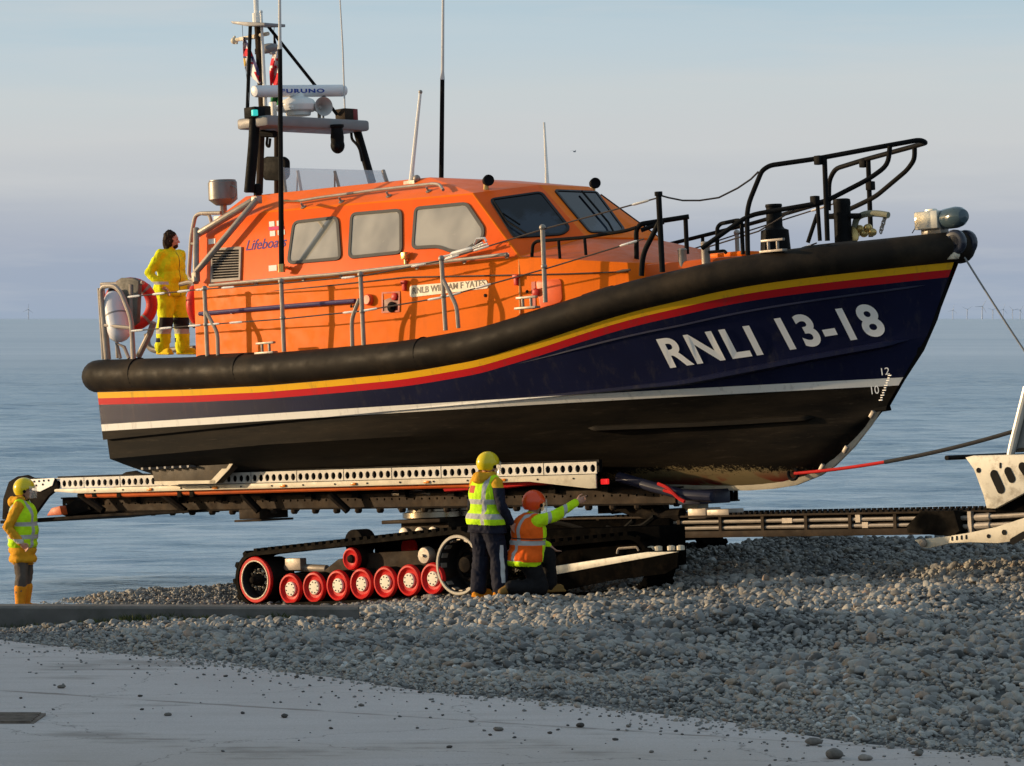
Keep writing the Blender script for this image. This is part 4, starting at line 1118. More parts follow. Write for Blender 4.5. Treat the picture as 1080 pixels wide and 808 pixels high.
# crawler tracks
def track(sgn, s_out, c1, r1_, c2, r2_, wid, name='track_belt', lug=.14, belt_m=None):
    belt_m = belt_m or DARKR
    "belt around two wheels; c = (x, z)"
    c1 = Vector((c1[0], 0, c1[1])); c2 = Vector((c2[0], 0, c2[1])); d = (c2 - c1); ln = d.length; d.normalize(); v = Vector((-d.z, 0, d.x))
    if v.z < 0: v = -v
    al = math.asin((r2_ - r1_) / ln); path = []
    A0 = PI / 2 + al
    for i in range(17):
        a = A0 + (2 * PI - 2 * A0) * i / 16; path.append((c1 + (d * math.cos(a) + v * math.sin(a)) * r1_, (d * math.cos(a) + v * math.sin(a))))
    for i in range(17):
        a = -A0 + 2 * A0 * i / 16; path.append((c2 + (d * math.cos(a) + v * math.sin(a)) * r2_, (d * math.cos(a) + v * math.sin(a))))
    # resample
    tot = []; n = len(path)
    for i in range(n):
        p, q = path[i], path[(i+1) % n]; k = max(1, int((q[0] - p[0]).length / .07))
        for j in range(k): tot.append((p[0].lerp(q[0], j / k), p[1].lerp(q[1], j / k).normalized()))
    y0, y1 = -s_out * sgn, (-s_out + wid) * sgn
    mb = MB(); m = len(tot); vs = []
    for p, nn in tot:
        for y, t in ((y0, 0), (y1, 0), (y1, .055), (y0, .055)): vs.append(p + nn * t + Vector((0, y, 0)))
    fs = [(i*4 + j, i*4 + (j+1) % 4, ((i+1) % m)*4 + (j+1) % 4, ((i+1) % m)*4 + j) for i in range(m) for j in range(4)]
    mb.add(vs, fs); b = obj(name, mb, belt_m, car, smooth=25)
    mb = MB(); acc = 0
    for i in range(m):
        p, nn = tot[i]; q = tot[(i+1) % m][0]; acc += (q - p).length
        if acc > lug:
            acc = 0; t = (q - p).normalized(); yc = (y0 + y1) / 2; h = Vector((0, abs(y1 - y0) / 2 + .004, 0))
            c = p + nn * .072 + Vector((0, yc, 0)); a_ = t * .042; b_ = t * .03
            mb.hexa([c - a_ - h - nn*.025, c + a_ - h - nn*.025, c + a_ + h - nn*.025, c - a_ + h - nn*.025, c - b_ - h + nn*.025, c + b_ - h + nn*.025, c + b_ + h + nn*.025, c - b_ + h + nn*.025])
    obj('track_lug', mb, belt_m, b)
    return b
SO = 1.74
def wheel_part(name, prof, c, sgn, m, parent, n=30, **kw):
    mb = MB(); mb.lathe(prof, Vector((c.x, -abs(c.y) * sgn, c.z)), (0, -sgn, 0), n, **kw); return obj(name, mb, m, parent)
idl = L(270.5, 611.5, 1.7); drv = L(484, 596, 1.7)
for sgn in (1, -1):
    track(sgn, SO, (idl.x, idl.z), .325, (drv.x, drv.z), .40, .5)
    # idler: red rim, dark dish, pale bolt ring, hub
    w = wheel_part('idler_wheel', [(-.03,.30),(0,.31),(.015,.315),(.03,.305),(.03,.265),(.0,.255),(-.03,.25)], idl, sgn, RED, car, 40, closed=True)
    wheel_part('tyre', [(-.44,.3),(-.031,.305),(-.031,.25),(-.44,.25)], idl, sgn, RUBBER, w, 36, closed=True)
    wheel_part('wheel_dish', [(.015,.254),(-.02,.238),(-.13,.225),(-.14,.12),(-.05,.10),(-.05,.01)], idl, sgn, pm('dish_black', (.014,.013,.013), .5, spec=.3), w, 36, caps=False)
    wheel_part('rim_ring', [(.02,.268),(.036,.266),(.036,.250),(.02,.248)], idl, sgn, STEEL, w, 36, closed=True)
    mb = MB(); c = Vector((idl.x, -1.63 * sgn, idl.z)); mb.tube([c + Vector((.13*math.cos(a), 0, .13*math.sin(a))) for a in np.linspace(0, 2*PI, 24, endpoint=False)], .035, 6, closed=True, flat=.6); obj('bolt_ring', mb, CREAM, w)
    mb = MB()
    for i in range(10):
        a = 2*PI*i/10; mb.lathe([(0,.022),(.03,.022)], c + Vector((.13*math.cos(a), -.02*sgn, .13*math.sin(a))), (0,-sgn,0), 8)
    obj('wheel_bolt', mb, BLACKM, w)
    wheel_part('hub', [(-.08,.09),(.0,.085),(.05,.06),(.07,.045),(.09,.04),(.1,.02)], idl, sgn, DARK, w, 20)
    # drive wheel: large pale ring, slotted dark drum
    w = wheel_part('drive_wheel', [(-.04,.385),(0,.385),(.02,.39),(.03,.38),(.03,.352),(.0,.345),(-.04,.345)], drv, sgn, pm('drive_ring_white', (.46, .42, .35), .45, dirt=(.2,.16,.12,.6), dscale=6), car, 44, closed=True)
    wheel_part('wheel_drum', [(.01,.345),(-.1,.33),(-.3,.31),(-.32,.02)], drv, sgn, pm('dish_black', (.014,.013,.013), .5), w, 36, caps=False)
    mb = MB()
    for i in range(16):
        a = 2*PI*i/16; c = Vector((drv.x + .328*math.cos(a), -1.64*sgn, drv.z + .328*math.sin(a))); mb.box(c, (.016,.1,.06), Matrix.Rotation(-a - 0*PI/2, 3, 'Y'))
    obj('drum_slot', mb, STEEL, w)
    mb = MB(); c = Vector((drv.x, -1.5*sgn, drv.z)); mb.tube([c + Vector((.2*math.cos(a), 0, .2*math.sin(a))) for a in np.linspace(0, 2*PI, 24, endpoint=False)], .03, 6, closed=True); mb.lathe([(0,.12),(.1,.1),(.12,.03)], c, (0,-sgn,0), 18); obj('hub', mb, DARK, w)
    # seven road wheels
    for i in range(7):
        t = i / 6; px = 306.5 + (456.5 - 306.5) * t; py = 621.3 + (610.5 - 621.3) * t
        c = L(px, py, 1.7)
        w = wheel_part('road_wheel', [(-.035,.205),(-.02,.212),(.0,.208),(.022,.195),(.025,.172),(.005,.155),(-.012,.14),(-.016,.11),(-.016,.01)], c, sgn, RED, car, 36)
        wheel_part('tyre', [(-.4,.2),(-.036,.2)], c, sgn, RUBBER, w, 30)
        wheel_part('hub_cap', [(-.018,.098),(.004,.098),(.012,.09),(.014,.01)], c, sgn, pm('cap_white', (.7, .66, .55), .45, var=.06), w, 28)
        mb = MB()
        for k in range(8):
            a = 2*PI*(k+.3)/8; mb.lathe([(0,.009),(.006,.009)], Vector((c.x + .072*math.cos(a), -1.712*sgn, c.z + .072*math.sin(a))), (0,-sgn,0), 6)
        obj('wheel_bolt', mb, DARK, w)
    c = L(370.5, 589.5, 1.68)
    w = wheel_part('top_roller', [(-.04,.15),(0,.15),(.02,.14),(.025,.12),(.01,.1),(.0,.07),(.0,.01)], c, sgn, RED, car, 28)
    wheel_part('tyre', [(-.3,.145),(-.041,.145)], c, sgn, RUBBER, w, 26)
    wheel_part('hub', [(-.01,.06),(.03,.05),(.04,.02)], c, sgn, DARK, w, 16)
    c = L(447.5, 586, 1.66); w = wheel_part('cover_disc', [(-.1,.11),(0,.11),(.015,.1),(.02,.02),(.05,.02)], c, sgn, STEEL, car, 24)
    c = L(432, 578, 1.2); wheel_part('top_roller', [(-.2,.15),(0,.15),(.02,.14),(.025,.12),(.01,.1),(.0,.01)], c, sgn, RED, car, 28)
    c = L(373, 572, 1.5); mb = MB(); mb.lathe([(-.15,.17),(.1,.17)], Vector((c.x, -1.4*sgn, c.z)), (0,-sgn,0), 20); obj('top_roller', mb, DARK, car)
    # bogie side frame
    q = [L(*p, 1.5) for p in ((340,603),(356,590),(392,583),(470,579),(474,604),(440,612),(350,617))]
    mb = MB(); mb.prism([Vector((p.x, p.y * sgn, p.z)) for p in q], Vector((0, .1*sgn, 0))); fr_ = obj('bogie_frame', mb, BROWNM, car, bev=.012)
    mb = MB(); a = L(302,598,1.45); b = L(345,600,1.45); mb.tube([Vector((a.x, a.y*sgn, a.z)), Vector((b.x, b.y*sgn, b.z))], .055, 10)
    a = L(312,595,1.5); mb.box(Vector((a.x, a.y*sgn, a.z)), (.3,.12,.16)); obj('tensioner', mb, STEEL, fr_, bev=.01)
    q = [L(*p, 1.4) for p in ((300,606),(345,598),(455,590),(468,618),(310,630))]
    mb = MB(); mb.prism([Vector((p.x, p.y * sgn, p.z)) for p in q], Vector((0, .25*sgn, 0))); obj('bogie_inner', mb, BLACKMAT, car)
    # front crawler unit with its long pale guard
    ca_, cb_ = L(600, 612, 1.7), L(690, 596, 1.7)
    x0f, x1f = ca_.x - .35, cb_.x - .42
    if sgn < 0: x0f -= 1.6; x1f -= 1.6
    track(sgn, SO - .03, (x0f, ca_.z + .12), .3, (x1f, cb_.z + .02), .3, .5, belt_m=BLACKMAT)
    if sgn < 0: continue
    q = [L(*p, 1.75) for p in ((560,602.5),(586,597),(682,582.3),(715.5,582),(684,588),(640,596),(586,606),(560,611))]
    mb = MB(); mb.prism([Vector((p.x, p.y * sgn, p.z)) for p in q], Vector((0, .03*sgn, 0))); gd = obj('track_guard', mb, WHITEDIRT, car, bev=.004)
    q = [L(*p, 1.75) for p in ((560,611.3),(586,606.3),(640,596.3),(684,588.3),(715.5,582.5),(714,598),(702,605),(640,613),(590,624),(560,632))]
    mb = MB(); mb.prism([Vector((p.x, p.y * sgn, p.z)) for p in q], Vector((0, .02*sgn, 0))); obj('guard_skirt', mb, BLACKMAT, gd)
    mb = MB(); mb.tube(rnd([Vector((p.x, p.y*sgn, p.z)) for p in [L(*p, 1.6) for p in ((651,584),(652,578.5),(672,577),(674,581))]], .04), .016, 6); obj('guard_handle', mb, STEEL, gd)
    mb = MB()
    for px in (687, 694.5, 708, 718): 
        c = L(px, 581 - (px-687)*.03, 1.62); mb.lathe([(0,.05),(.05,.05),(.06,.02)], Vector((c.x, c.y*sgn, c.z)), (0,0,1), 10)
    obj('guard_cap', mb, CREAM, gd)
    mb = MB(); c = L(640, 577, 1.3); mb.box(Vector((c.x, c.y*sgn, c.z)), (2.2,.5,.5)); obj('crawler_frame', mb, BLACKMAT, car, bev=.03)
mb = MB(); a = L(500, 572, 0); mb.box(Vector((a.x + .6, 0, a.z - .05)), (2.6,2.4,.34)); mb.box(Vector((a.x + 2.6, 0, a.z + .1)), (2.6,1.0,.3)); obj('main_chassis', mb, BLACKMAT, car, bev=.02)
# dark buffer block and pale pivot fitting near the tractor
q = [L(*p, .62) for p in ((956,555),(971,539),(1006,538.5),(1012,560),(1004,566),(957,562))]
mb = MB(); mb.prism(q, Vector((0,1.24,0))); obj('buffer_block', mb, DARKR, car, smooth=20, bev=.006)

# ================================================================== TRACTOR HITCH
trc = thing('tractor_hitch', 'weathered pale steel hitch frame with slotted plates at the right end of the beam', 'tractor hitch', BM @ Matrix.Translation(Vector((14.4, 0, -2.0))))
SHIFT[trc.name] = Vector((14.4, 0, -2.0))
def slotted(px, slots, s, th, m, name, parent, wear=.0):
    q = [L(*p, s) for p in px]; mb = MB(); mb.prism(q, Vector((0, th, 0))); o = obj(name, mb, m, parent, bev=.006)
    mb = MB()
    for (xa, ya), (xb, yb), r in slots:
        a, b = L(xa, ya, s + .004), L(xb, yb, s + .004); d = (b - a); ln = d.length; d = d.normalized() if ln > 1e-4 else Vector((1,0,0)); v = Vector((-d.z, 0, d.x)); out = []
        for i in range(9): t = PI/2 + PI*i/8; out.append(a + (d*math.cos(t) + v*math.sin(t))*r)
        for i in range(9): t = -PI/2 + PI*i/8; out.append(b + (d*math.cos(t) + v*math.sin(t))*r)
        mb.prism(out, Vector((0, -.003, 0)))
    obj('slot', mb, BLACKM, o, smooth=0); return o
for s in (.62, -.62):
    slotted(((1018,482.5),(1026.5,480.5),(1140,478),(1140,488),(1049.5,536.5),(1040.5,536),(1037,522),(1027,495)), (((1048.5,500.5),(1055.5,516),.055),((1063,497),(1067,505),.05),((1078,492),(1082,498),.05),((1032,496),(1032,496.2),.03),((1055,489),(1055,493),.012)), s, .06, WHITEDIRT, 'slotted_plate', trc)
    slotted(((1003,565),(1020,562.2),(1050,556),(1090,543),(1140,530),(1140,566),(1070,570.5),(1052,573),(1023,572),(1000,573)), (((1042.5,565.5),(1042.6,565.6),.024),((1059,561.5),(1059.2,561.6),.032),((1068,571),(1080,564),.04),((1004,566.5),(1004,569.5),.01),((1009,566),(1009,569),.01),((1014,565.5),(1014,568.5),.01),((1019,565),(1019,568),.01)), s + .05, .05, CREAM, 'lower_arm', trc)
    slotted(((964,569.5),(1003,565.3),(1003,573),(978,578.5),(972,576)), (), s + .03, .06, CREAM, 'pivot_lug', trc)
    mb = MB(); mb.lathe([(0,.05),(.03,.05),(.04,.03)], L(974.5, 572.8, s + .04), (0,-1,0), 14); obj('pivot_pin', mb, STEEL, trc)
q = [L(*p, .5) for p in ((1049,537),(1140,489),(1140,545),(1060,556))]; mb = MB(); mb.prism(q, Vector((0,1.0,0))); obj('hitch_body', mb, BLACKMAT, trc)
mb = MB(); a = L(1120, 520, 0); mb.box(a + Vector((.6,0,.1)), (1.2,1.3,.8)); obj('tractor_nose', mb, DARK, trc, bev=.05)
mb = MB(); q = [L(*p, .4) for p in ((1066.5,478),(1083,411),(1140,400),(1140,472),(1075,473))]; mb.prism(q, Vector((0,.5,0))); obj('radiator_panel', mb, pm('grey_panel', (.26,.26,.25), .5), trc, bev=.02)
mb = MB(); mb.tube([L(*p, .45) for p in ((1065,484),(1068,470),(1083.5,408))], [.045,.05,.05], 10); obj('guard_post', mb, pm('pale_alloy', (.62,.6,.55), .4, metal=.3), trc)
mb = MB()
for px in (1030, 1062, 1066, 1072): mb.lathe([(-.6,.03),(.6,.03)], L(px, 481.5, 0), (0,1,0), 10)
pieces('cross_pin', mb, BLACKM, trc)
mb = MB()
for z in (547, 556): 
    mb.lathe([(0,.03),(.28,.03),(.3,.045),(.5,.045),(.52,.03),(1.2,.03)], L(1008, z, .5), (1,0,.02), 10)
for px in (1008, 1024): mb.box(L(px, 551, .52), (.05,.06,.26))
obj('ram', mb, STEEL, trc)

# ================================================================== ROPES
def rope(pts, r, m, name, label, cat, n=8):
    mb = MB(); mb.tube([BM @ p for p in pts], r, n); return tag(obj(name, mb, m), label, cat)
e0 = L(838, 499.5, .18)
def sag(a, b, s0, s1, k, n=10):
    return [L(a[0] + (b[0]-a[0])*t, a[1] + (b[1]-a[1])*t + k*4*t*(1-t), s0 + (s1-s0)*t) for t in np.linspace(0, 1, n)]
tow = sag((838,499.5), (1112,441), .2, .0, 9, 24)
mb = MB(); mb.mi = 0; mb.tube([BM @ p for p in tow[:9]], .021, 8); mb.mi = 1; mb.tube([BM @ p for p in tow[8:]], .025, 8)
tag(obj('tow_rope', mb, [REDSTRAP, ROPE]), 'black rope with red end tied to the eye at the foot of the bow', 'rope')
rope(sag((1017,271),(1120,428), 0, -.3, 2.5, 14), .012, pm('grey_line', (.2,.2,.2), .7), 'bow_line', 'thin grey line hanging from the bow roller down to the right', 'line', 6)

# ================================================================== THINGS ABOARD
def buoy_ring(c, r, ax, name, label, tilt=None):
    mb = MB(); ax = ax.normalized(); u = ax.cross(Vector((0,0,1))).normalized(); w = ax.cross(u)
    mb.mi = 0; mb.tube([c + (u*math.cos(a) + w*math.sin(a))*r for a in np.linspace(0, 2*PI, 36, endpoint=False)], .085, 12, closed=True)
    t = thing(name, label, 'lifebuoy', Matrix.Translation(c)); SHIFT[t.name] = c
    obj('ring', mb, REDB, t, smooth=50)
    for k in range(4):
        a0_ = PI/4 + k*PI/2; mb = MB(); mb.tube([c + (u*math.cos(a) + w*math.sin(a))*r for a in np.linspace(a0_-.06, a0_+.06, 5)], .088, 12); obj('grey_band', mb, STEEL, t, smooth=50)
    return t
bx = BM.to_3x3()
buoy_ring(BM @ L(138, 321, 1.35), .30, bx @ P(.85, .55, 0), 'lifebuoy', 'red ring lifebuoy hung on the stern rail behind the white float')
buoy_ring(BM @ P(1.58, 1.26, L(203, 321, 1.6).z), .31, bx @ P(1, .02, 0), 'lifebuoy', 'red ring lifebuoy mostly hidden behind the aft end of the orange wheelhouse')
fa, fb = BM @ L(118.5, 313, 1.72), BM @ L(127.5, 358, 1.78); d = fb - fa; ln = d.length
fl = thing('float', 'white sausage-shaped float slung inside the stern rail', 'boat fender', Matrix.Translation(fa)); SHIFT[fl.name] = fa
mb = MB(); mb.lathe([(-.08,.02),(-.06,.07),(0,.115),(.1,.155),(.2,.165),(ln-.15,.165),(ln-.05,.15),(ln,.1),(ln+.03,.03)], fa, d, 22); obj('body', mb, pm('float_white', (.66,.66,.7), .4, var=.06), fl, smooth=60)
mb = MB(); mb.lathe([(-.12,.04),(-.09,.05),(-.06,.05)], fa, d, 12); obj('eye', mb, BLACKM, fl)
mb = MB(); mb.lathe([(ln*.42,.168),(ln*.42+.012,.17),(ln*.42+.024,.168)], fa, (d + Vector((0,0,.0))), 22); obj('lashing', mb, GREYM, fl)
# flags
def flag(name, label, pts, s, w, cols, fall):
    "hanging flag: rows of (px left, px right, py); cols(u, v) -> material index"
    nu = 16; mb = MB(); grid = []
    for i, (xa, xb, y) in enumerate(pts):
        row = []
        for j in range(nu + 1):
            u = j / nu; p = L(xa + (xb - xa) * u, y, s + .05 * math.sin(u * 7 + i * .5) * w)
            row.append(BM @ p)
        grid.append(row)
    m = len(pts)
    for i in range(m - 1):
        for j in range(nu):
            mb.mi = cols(j / nu, i / (m - 1)); mb.add([grid[i][j], grid[i][j+1], grid[i+1][j+1], grid[i+1][j]], [(0,1,2,3)])
    return mb
FWH = pm('flag_white', (.68,.66,.68), .8, var=.08); FRD = pm('flag_red', (.55,.02,.035), .8, var=.15); FNV = pm('flag_navy', (.04,.04,.13), .8, var=.15); FGR = pm('flag_green', (.02,.16,.06), .8, var=.15); FYE = pm('flag_yellow', (.6,.38,.05), .8)
def fcol(u, v):
    if .24 < v < .40: return 1
    if v < .24: return 0 if u < .6 else 2
    if v > .42 and u < .16 and v < .6: return 4
    if .5 < v < .56 and .3 < u < .75: return 1
    if u > .72 and v < .8: return 2
    if v > .72 and u > .55 and v < .93: return 1
    return 0 if .3 < u < .66 or v > .9 else (2 if .40 < v < .44 else 0)
FK = [(39,256,257.5),(46,256,261.5),(52,256.2,264.5),(60,256.5,267.5),(66,257,270),(72,258,272.5),(78,261.5,274),(83,267,274.8),(88,272.5,275.2)]
rr_ = [(interp(y, [(k[0], k[1]) for k in FK]), interp(y, [(k[0], k[2]) for k in FK]), y) for y in np.linspace(39, 88, 25)]
mb = flag('flag', '', rr_, .62, .8, fcol, 0)
fl1 = tag(obj('flag', mb, [FWH, FRD, FNV, FGR, FYE], None, smooth=60), 'limp white, red and navy flag hanging from the left masthead halyard', 'flag')
def wcol(u, v):
    if v > .80: return 3
    if v < .32: return 0 if v > .1 else 2
    q = math.sin(u * 9 + v * 23) * .5 + math.sin(v * 41 + u * 5) * .35
    if .34 < v < .40: return 0 if u > .45 else 1
    return 1 if (q > -.1 - .5 * (v > .5) and u < .85) else 0
rr_ = []
for i in range(29):
    t = i / 28; y = 38 + (111 - 38) * t
    rr_.append((288.2 - 3.4 * sstep(.1, .5, t) + .6 * math.sin(t*9), 290 + 5 * sstep(0, .35, t) + .8 * math.sin(t * 12), y))
mb = flag('flag', '', rr_, .22, 1, wcol, 0)
fl2 = tag(obj('flag', mb, [FWH, FRD, FNV, FGR, FYE], None, smooth=60), 'limp red, white and green flag hanging right of the top mast behind the radar', 'flag')

# ================================================================== PEOPLE
def cap(mb, p, q, r1, r2, n=14):
    p, q = Vector(p), Vector(q); d = q - p; ln = max(d.length, 1e-4); prof = []
    for i in range(5): a = PI/2 * (1 - i/4); prof.append((-r1*math.sin(a), r1*math.cos(a)))
    for i in range(5): a = PI/2 * i/4; prof.append((ln + r2*math.sin(a), r2*math.cos(a)))
    mb.lathe(prof, p, d, n)
def remeshed(name, mb, mat, parent, voxel=.014, it=6, wr=0., wsc=7., cut=None, sm_f=.5):
    me = bpy.data.meshes.new('shape'); me.from_pydata([p[:] for p in mb.v], [], mb.f)
    t = bpy.data.objects.new('shape', me); COL.objects.link(t)
    m = t.modifiers.new('r', 'REMESH'); m.mode = 'VOXEL'; m.voxel_size = voxel
    s = t.modifiers.new('s', 'SMOOTH'); s.iterations = it; s.factor = sm_f
    dg = bpy.context.evaluated_depsgraph_get(); dg.update()
    out = bpy.data.meshes.new_from_object(t.evaluated_get(dg)); bpy.data.objects.remove(t); bpy.data.meshes.remove(me)
    bm = bmesh.new(); bm.from_mesh(out)
    if wr:
        bm.normal_update()
        for v in bm.verts:
            c = v.co; q = Vector((c.x*wsc, c.y*wsc, c.z*wsc*.8)); f = noise.noise(q) * .6 + abs(noise.noise(q * 2.1 + Vector((3,1,7)))) * .7 - .3
            v.co = c + v.normal * (f * wr)
    if cut:
        kill = [f for f in bm.faces if cut(f.calc_center_median())]
        bmesh.ops.delete(bm, geom=kill, context='FACES')
    for f in bm.faces: f.smooth = True
    bm.to_mesh(out); bm.free(); out.name = name
    for m in (mat if isinstance(mat, (list, tuple)) else [mat]): out.materials.append(m)
    o = bpy.data.objects.new(name, out); COL.objects.link(o)
    if parent: o.parent = parent
    return o
def cloth(name, col, zb=(), yb=(), second=None, band=(.42,.42,.41), extra=None):
    m, nt, bs = nt_new(name); v = coords(nt); x, y, z = xyz(nt, v)[:3]
    n = nse(nt, v, 9, 5, .6)
    c = mixc(nt, mapr(nt, n, .3, .7), tuple(k*.82 for k in col), tuple(min(1, k*1.12) for k in col))
    def inr(s, a, b): return mth(nt, 'MULTIPLY', mth(nt, 'GREATER_THAN', s, a), mth(nt, 'LESS_THAN', s, b))
    ax = {'x': x, 'y': y, 'z': z}
    for (a_, lo, hi, cc) in (second or ()): c = mixc(nt, inr(ax[a_], lo, hi), c, cc)
    for lo, hi in yb: c = mixc(nt, inr(y, lo, hi), c, band)
    for lo, hi in zb: c = mixc(nt, inr(z, lo, hi), c, band)
    for (rg, cc) in (extra or ()):
        f = None
        for a_, lo, hi in rg:
            g = inr(ax[a_], lo, hi); f = g if f is None else mth(nt, 'MULTIPLY', f, g)
        c = mixc(nt, f, c, cc)
    nt.links.new(c, bs.inputs['Base Color']); bs.inputs['Roughness'].default_value = .75
    bs.inputs['Specular IOR Level'].default_value = .12
    bump(nt, bs, nse(nt, v, 24, 4), .35, .012)
    return m
def hand(mb, wr, d, lat, curl, point=False):
    wr, d, lat = Vector(wr), Vector(d).normalized(), Vector(lat); lat = (lat - d * lat.dot(d)).normalized(); nrm = d.cross(lat)
    M = Matrix((d, lat, nrm)).transposed()
    mb.ell(wr + d*.05, (.055,.042,.02), 14, 10, M); cap(mb, wr - d*.03, wr + d*.03, .026, .03)
    for i, (o, ln) in enumerate(((.032,.075),(.011,.085),(-.011,.08),(-.031,.062))):
        cu = curl * (0.0 if (point and i == 0) else (1.6 if point else 1)); p = wr + d*.088 + lat*o
        a1 = .5*cu; d1 = d*math.cos(a1) + nrm*math.sin(a1); q = p + d1*ln*.5; a2 = 1.3*cu; d2 = d*math.cos(a2) + nrm*math.sin(a2); e = q + d2*ln*.5
        cap(mb, wr + d*.06 + lat*o*.9, p, .0105, .01, 8); cap(mb, p, q, .010, .009, 8); cap(mb, q, e, .009, .0075, 8)
    t0_ = wr + d*.03 + lat*.03; t1_ = t0_ + d*.035 + lat*.03 + nrm*.012; t2_ = t1_ + d*.035 + lat*.004 + nrm*.012
    cap(mb, t0_, t1_, .012, .0105, 8); cap(mb, t1_, t2_, .0105, .0085, 8)
def make_person(label, M, J, cl, group=None):
    """J: joints; cl: clothing materials"""
    mb = MB(); g = {k: Vector(v) for k, v in J.items() if isinstance(v, tuple)}
    hy = J.get('head_yaw', 0); hp = J.get('head_pitch', 0)
    HM = Matrix.Rotation(hy, 3, 'Z') @ Matrix.Rotation(hp, 3, 'Y'); hd = g['hd']
    def H(x, y, z): return hd + HM @ Vector((x, y, z))
    mb.ell(hd, (.096,.076,.112), 20, 14, HM); mb.ell(H(.028,0,-.058), (.062,.054,.066), 16, 10, HM)
    cap(mb, H(.088,0,.0), H(.108,0,-.032), .010, .015, 8); mb.ell(H(.082,0,-.066), (.018,.026,.010), 10, 8, HM); mb.ell(H(.076,0,-.1), (.02,.022,.016), 10, 8, HM)
    mb.ell(H(.08,0,.03), (.018,.052,.012), 12, 8, HM)
    for s in (1, -1): mb.ell(H(-.005, .076*s, -.015), (.02,.012,.032), 10, 8, HM); mb.ell(H(.06,.04*s,-.03), (.03,.022,.025), 10, 8, HM)
    cap(mb, g['nk'] - Vector((0,0,.06)), H(-.012,0,-.06), .062, .052)
    tor = (g['che'] - g['pel']).normalized(); Tm = tor.to_track_quat('Z', 'Y').to_matrix()
    yawm = Matrix.Rotation(J.get('chest_yaw', 0), 3, 'Z'); Tm = Matrix.Identity(3) if tor.z > .98 else Matrix((tor.cross(Vector((0,1,0))).normalized() * -1, Vector((0,1,0)), tor)).transposed()
    if tor.z <= .98:
        xx = Vector((0,1,0)).cross(tor).normalized(); Tm = Matrix((xx, Vector((0,1,0)), tor)).transposed()
    tl = (g['che'] - g['pel']).length
    mb.ell(g['che'], (.115,.165,.21), 18, 12, Tm); mb.ell(g['pel'] + tor*tl*.4, (.105,.145,.18), 18, 12, Tm); mb.ell(g['pel'], (.115,.155,.13), 18, 12, Tm)
    cap(mb, g['shL'], g['shR'], .055, .055); cap(mb, g['nk'] - Vector((0,0,.03)), g['shL'], .05, .05); cap(mb, g['nk'] - Vector((0,0,.03)), g['shR'], .05, .05)
    for s in 'LR':
        cap(mb, g['sh'+s], g['el'+s], .052, .042); cap(mb, g['el'+s], g['wr'+s], .042, .028)
        cap(mb, g['hip'+s], g['kn'+s], .082, .058); cap(mb, g['kn'+s], g['an'+s], .056, .04); cap(mb, g['an'+s], g['to'+s], .042, .032)
        d = g['wr'+s] - g['el'+s]; hdn = Vector(J.get('hd'+s, tuple(d)))
        hand(mb, g['wr'+s], hdn, Vector(J.get('lat'+s, (1, 0, 0))), J.get('curl'+s, .6), J.get('point') == s)
    body = remeshed('person', mb, SKIN, None, .0075, 3)
    body.matrix_world = M; tag(body, label, 'person', group)
    mb = MB()
    for s in (1, -1): mb.ell(H(.082, .031*s, .006), (.012,.013,.009), 10, 8, HM)
    obj('eyes', mb, pm('eye_dark', (.04,.03,.025), .2), body)
    B = J.get('bulk', 1.0)
    # trousers
    mb = MB(); mb.ell(g['pel'], (.145*B,.175*B,.15), 18, 12, Tm)
    tw = J.get('legs', 1.12)
    for s in 'LR':
        cap(mb, g['hip'+s], g['kn'+s], .108*tw, .085*tw); a = g['kn'+s].lerp(g['an'+s], J.get('tcut', .92)); cap(mb, g['kn'+s], a, .084*tw, .08*tw)
    remeshed('trousers', mb, cl['trousers'], body, .016, 4, .024, 8)
    # boots
    for s in 'LR':
        mb = MB(); an, to = g['an'+s], g['to'+s]; d = (to - an); d.z = 0; d.normalize()
        if J.get('knee_down') == s: cap(mb, an, to, .06, .045)
        else:
            cap(mb, Vector((an.x, an.y, an.z - .03)) - d*.04, Vector((to.x, to.y, to.z + .01)), .055, .047); cap(mb, an, an + (g['kn'+s] - an).normalized()*J.get('boot_h', .12), .062, J.get('boot_r', .068))
            mb.box(Vector((an.x, an.y, 0)).lerp(Vector((to.x, to.y, 0)), .42) + Vector((0,0,min(an.z, to.z) - .025)), (.3,.1,.03), Matrix.Rotation(math.atan2(d.y, d.x), 3, 'Z'))
        remeshed('boot', mb, cl['boots'], body, .012, 3, .003, 12)
    # jacket with sleeves
    mb = MB(); hem = J.get('hem', -.12)
    mb.ell(g['che'], (.15*B,.2*B,.235), 20, 12, Tm); mb.ell(g['pel'] + tor*tl*.45 + Tm @ Vector((.015,0,0)), (.15*B,.185*B,.2), 20, 12, Tm)
    hr = .108*J.get('legs', 1.12) + .028; cap(mb, g['hipL'], g['hipR'], hr, hr)
    if hem < -.09: cap(mb, g['hipL'].lerp(g['knL'], .28), g['hipR'].lerp(g['knR'], .28), hr, hr)
    for z_, rx, ry in ((.02,.158,.19),(hem*.5,.165,.195),(hem,.168,.2)): mb.ell(g['pel'] + tor*z_, (rx*B,ry*B,.1), 20, 10, Tm)
    cap(mb, g['shL'], g['shR'], .085, .085); cap(mb, g['nk'] - Vector((0,0,.05)), g['nk'] + Vector((0,0,.015)), .09, .075)
    for s in 'LR':
        cap(mb, g['nk'] - Vector((0,0,.02)), g['sh'+s], .06, .07)
        cap(mb, g['sh'+s], g['el'+s], .084, .07); cap(mb, g['el'+s], g['wr'+s] - (g['wr'+s]-g['el'+s]).normalized()*.02, .07, .054)
    zc = (g['pel'] + tor*(hem - .045)).z
    jk = remeshed('jacket', mb, cl['jacket'], body, .014, 3, .024, 8, cut=lambda c: c.z < zc and abs(c.y) < .3 and (c - g['pel']).length < .34)
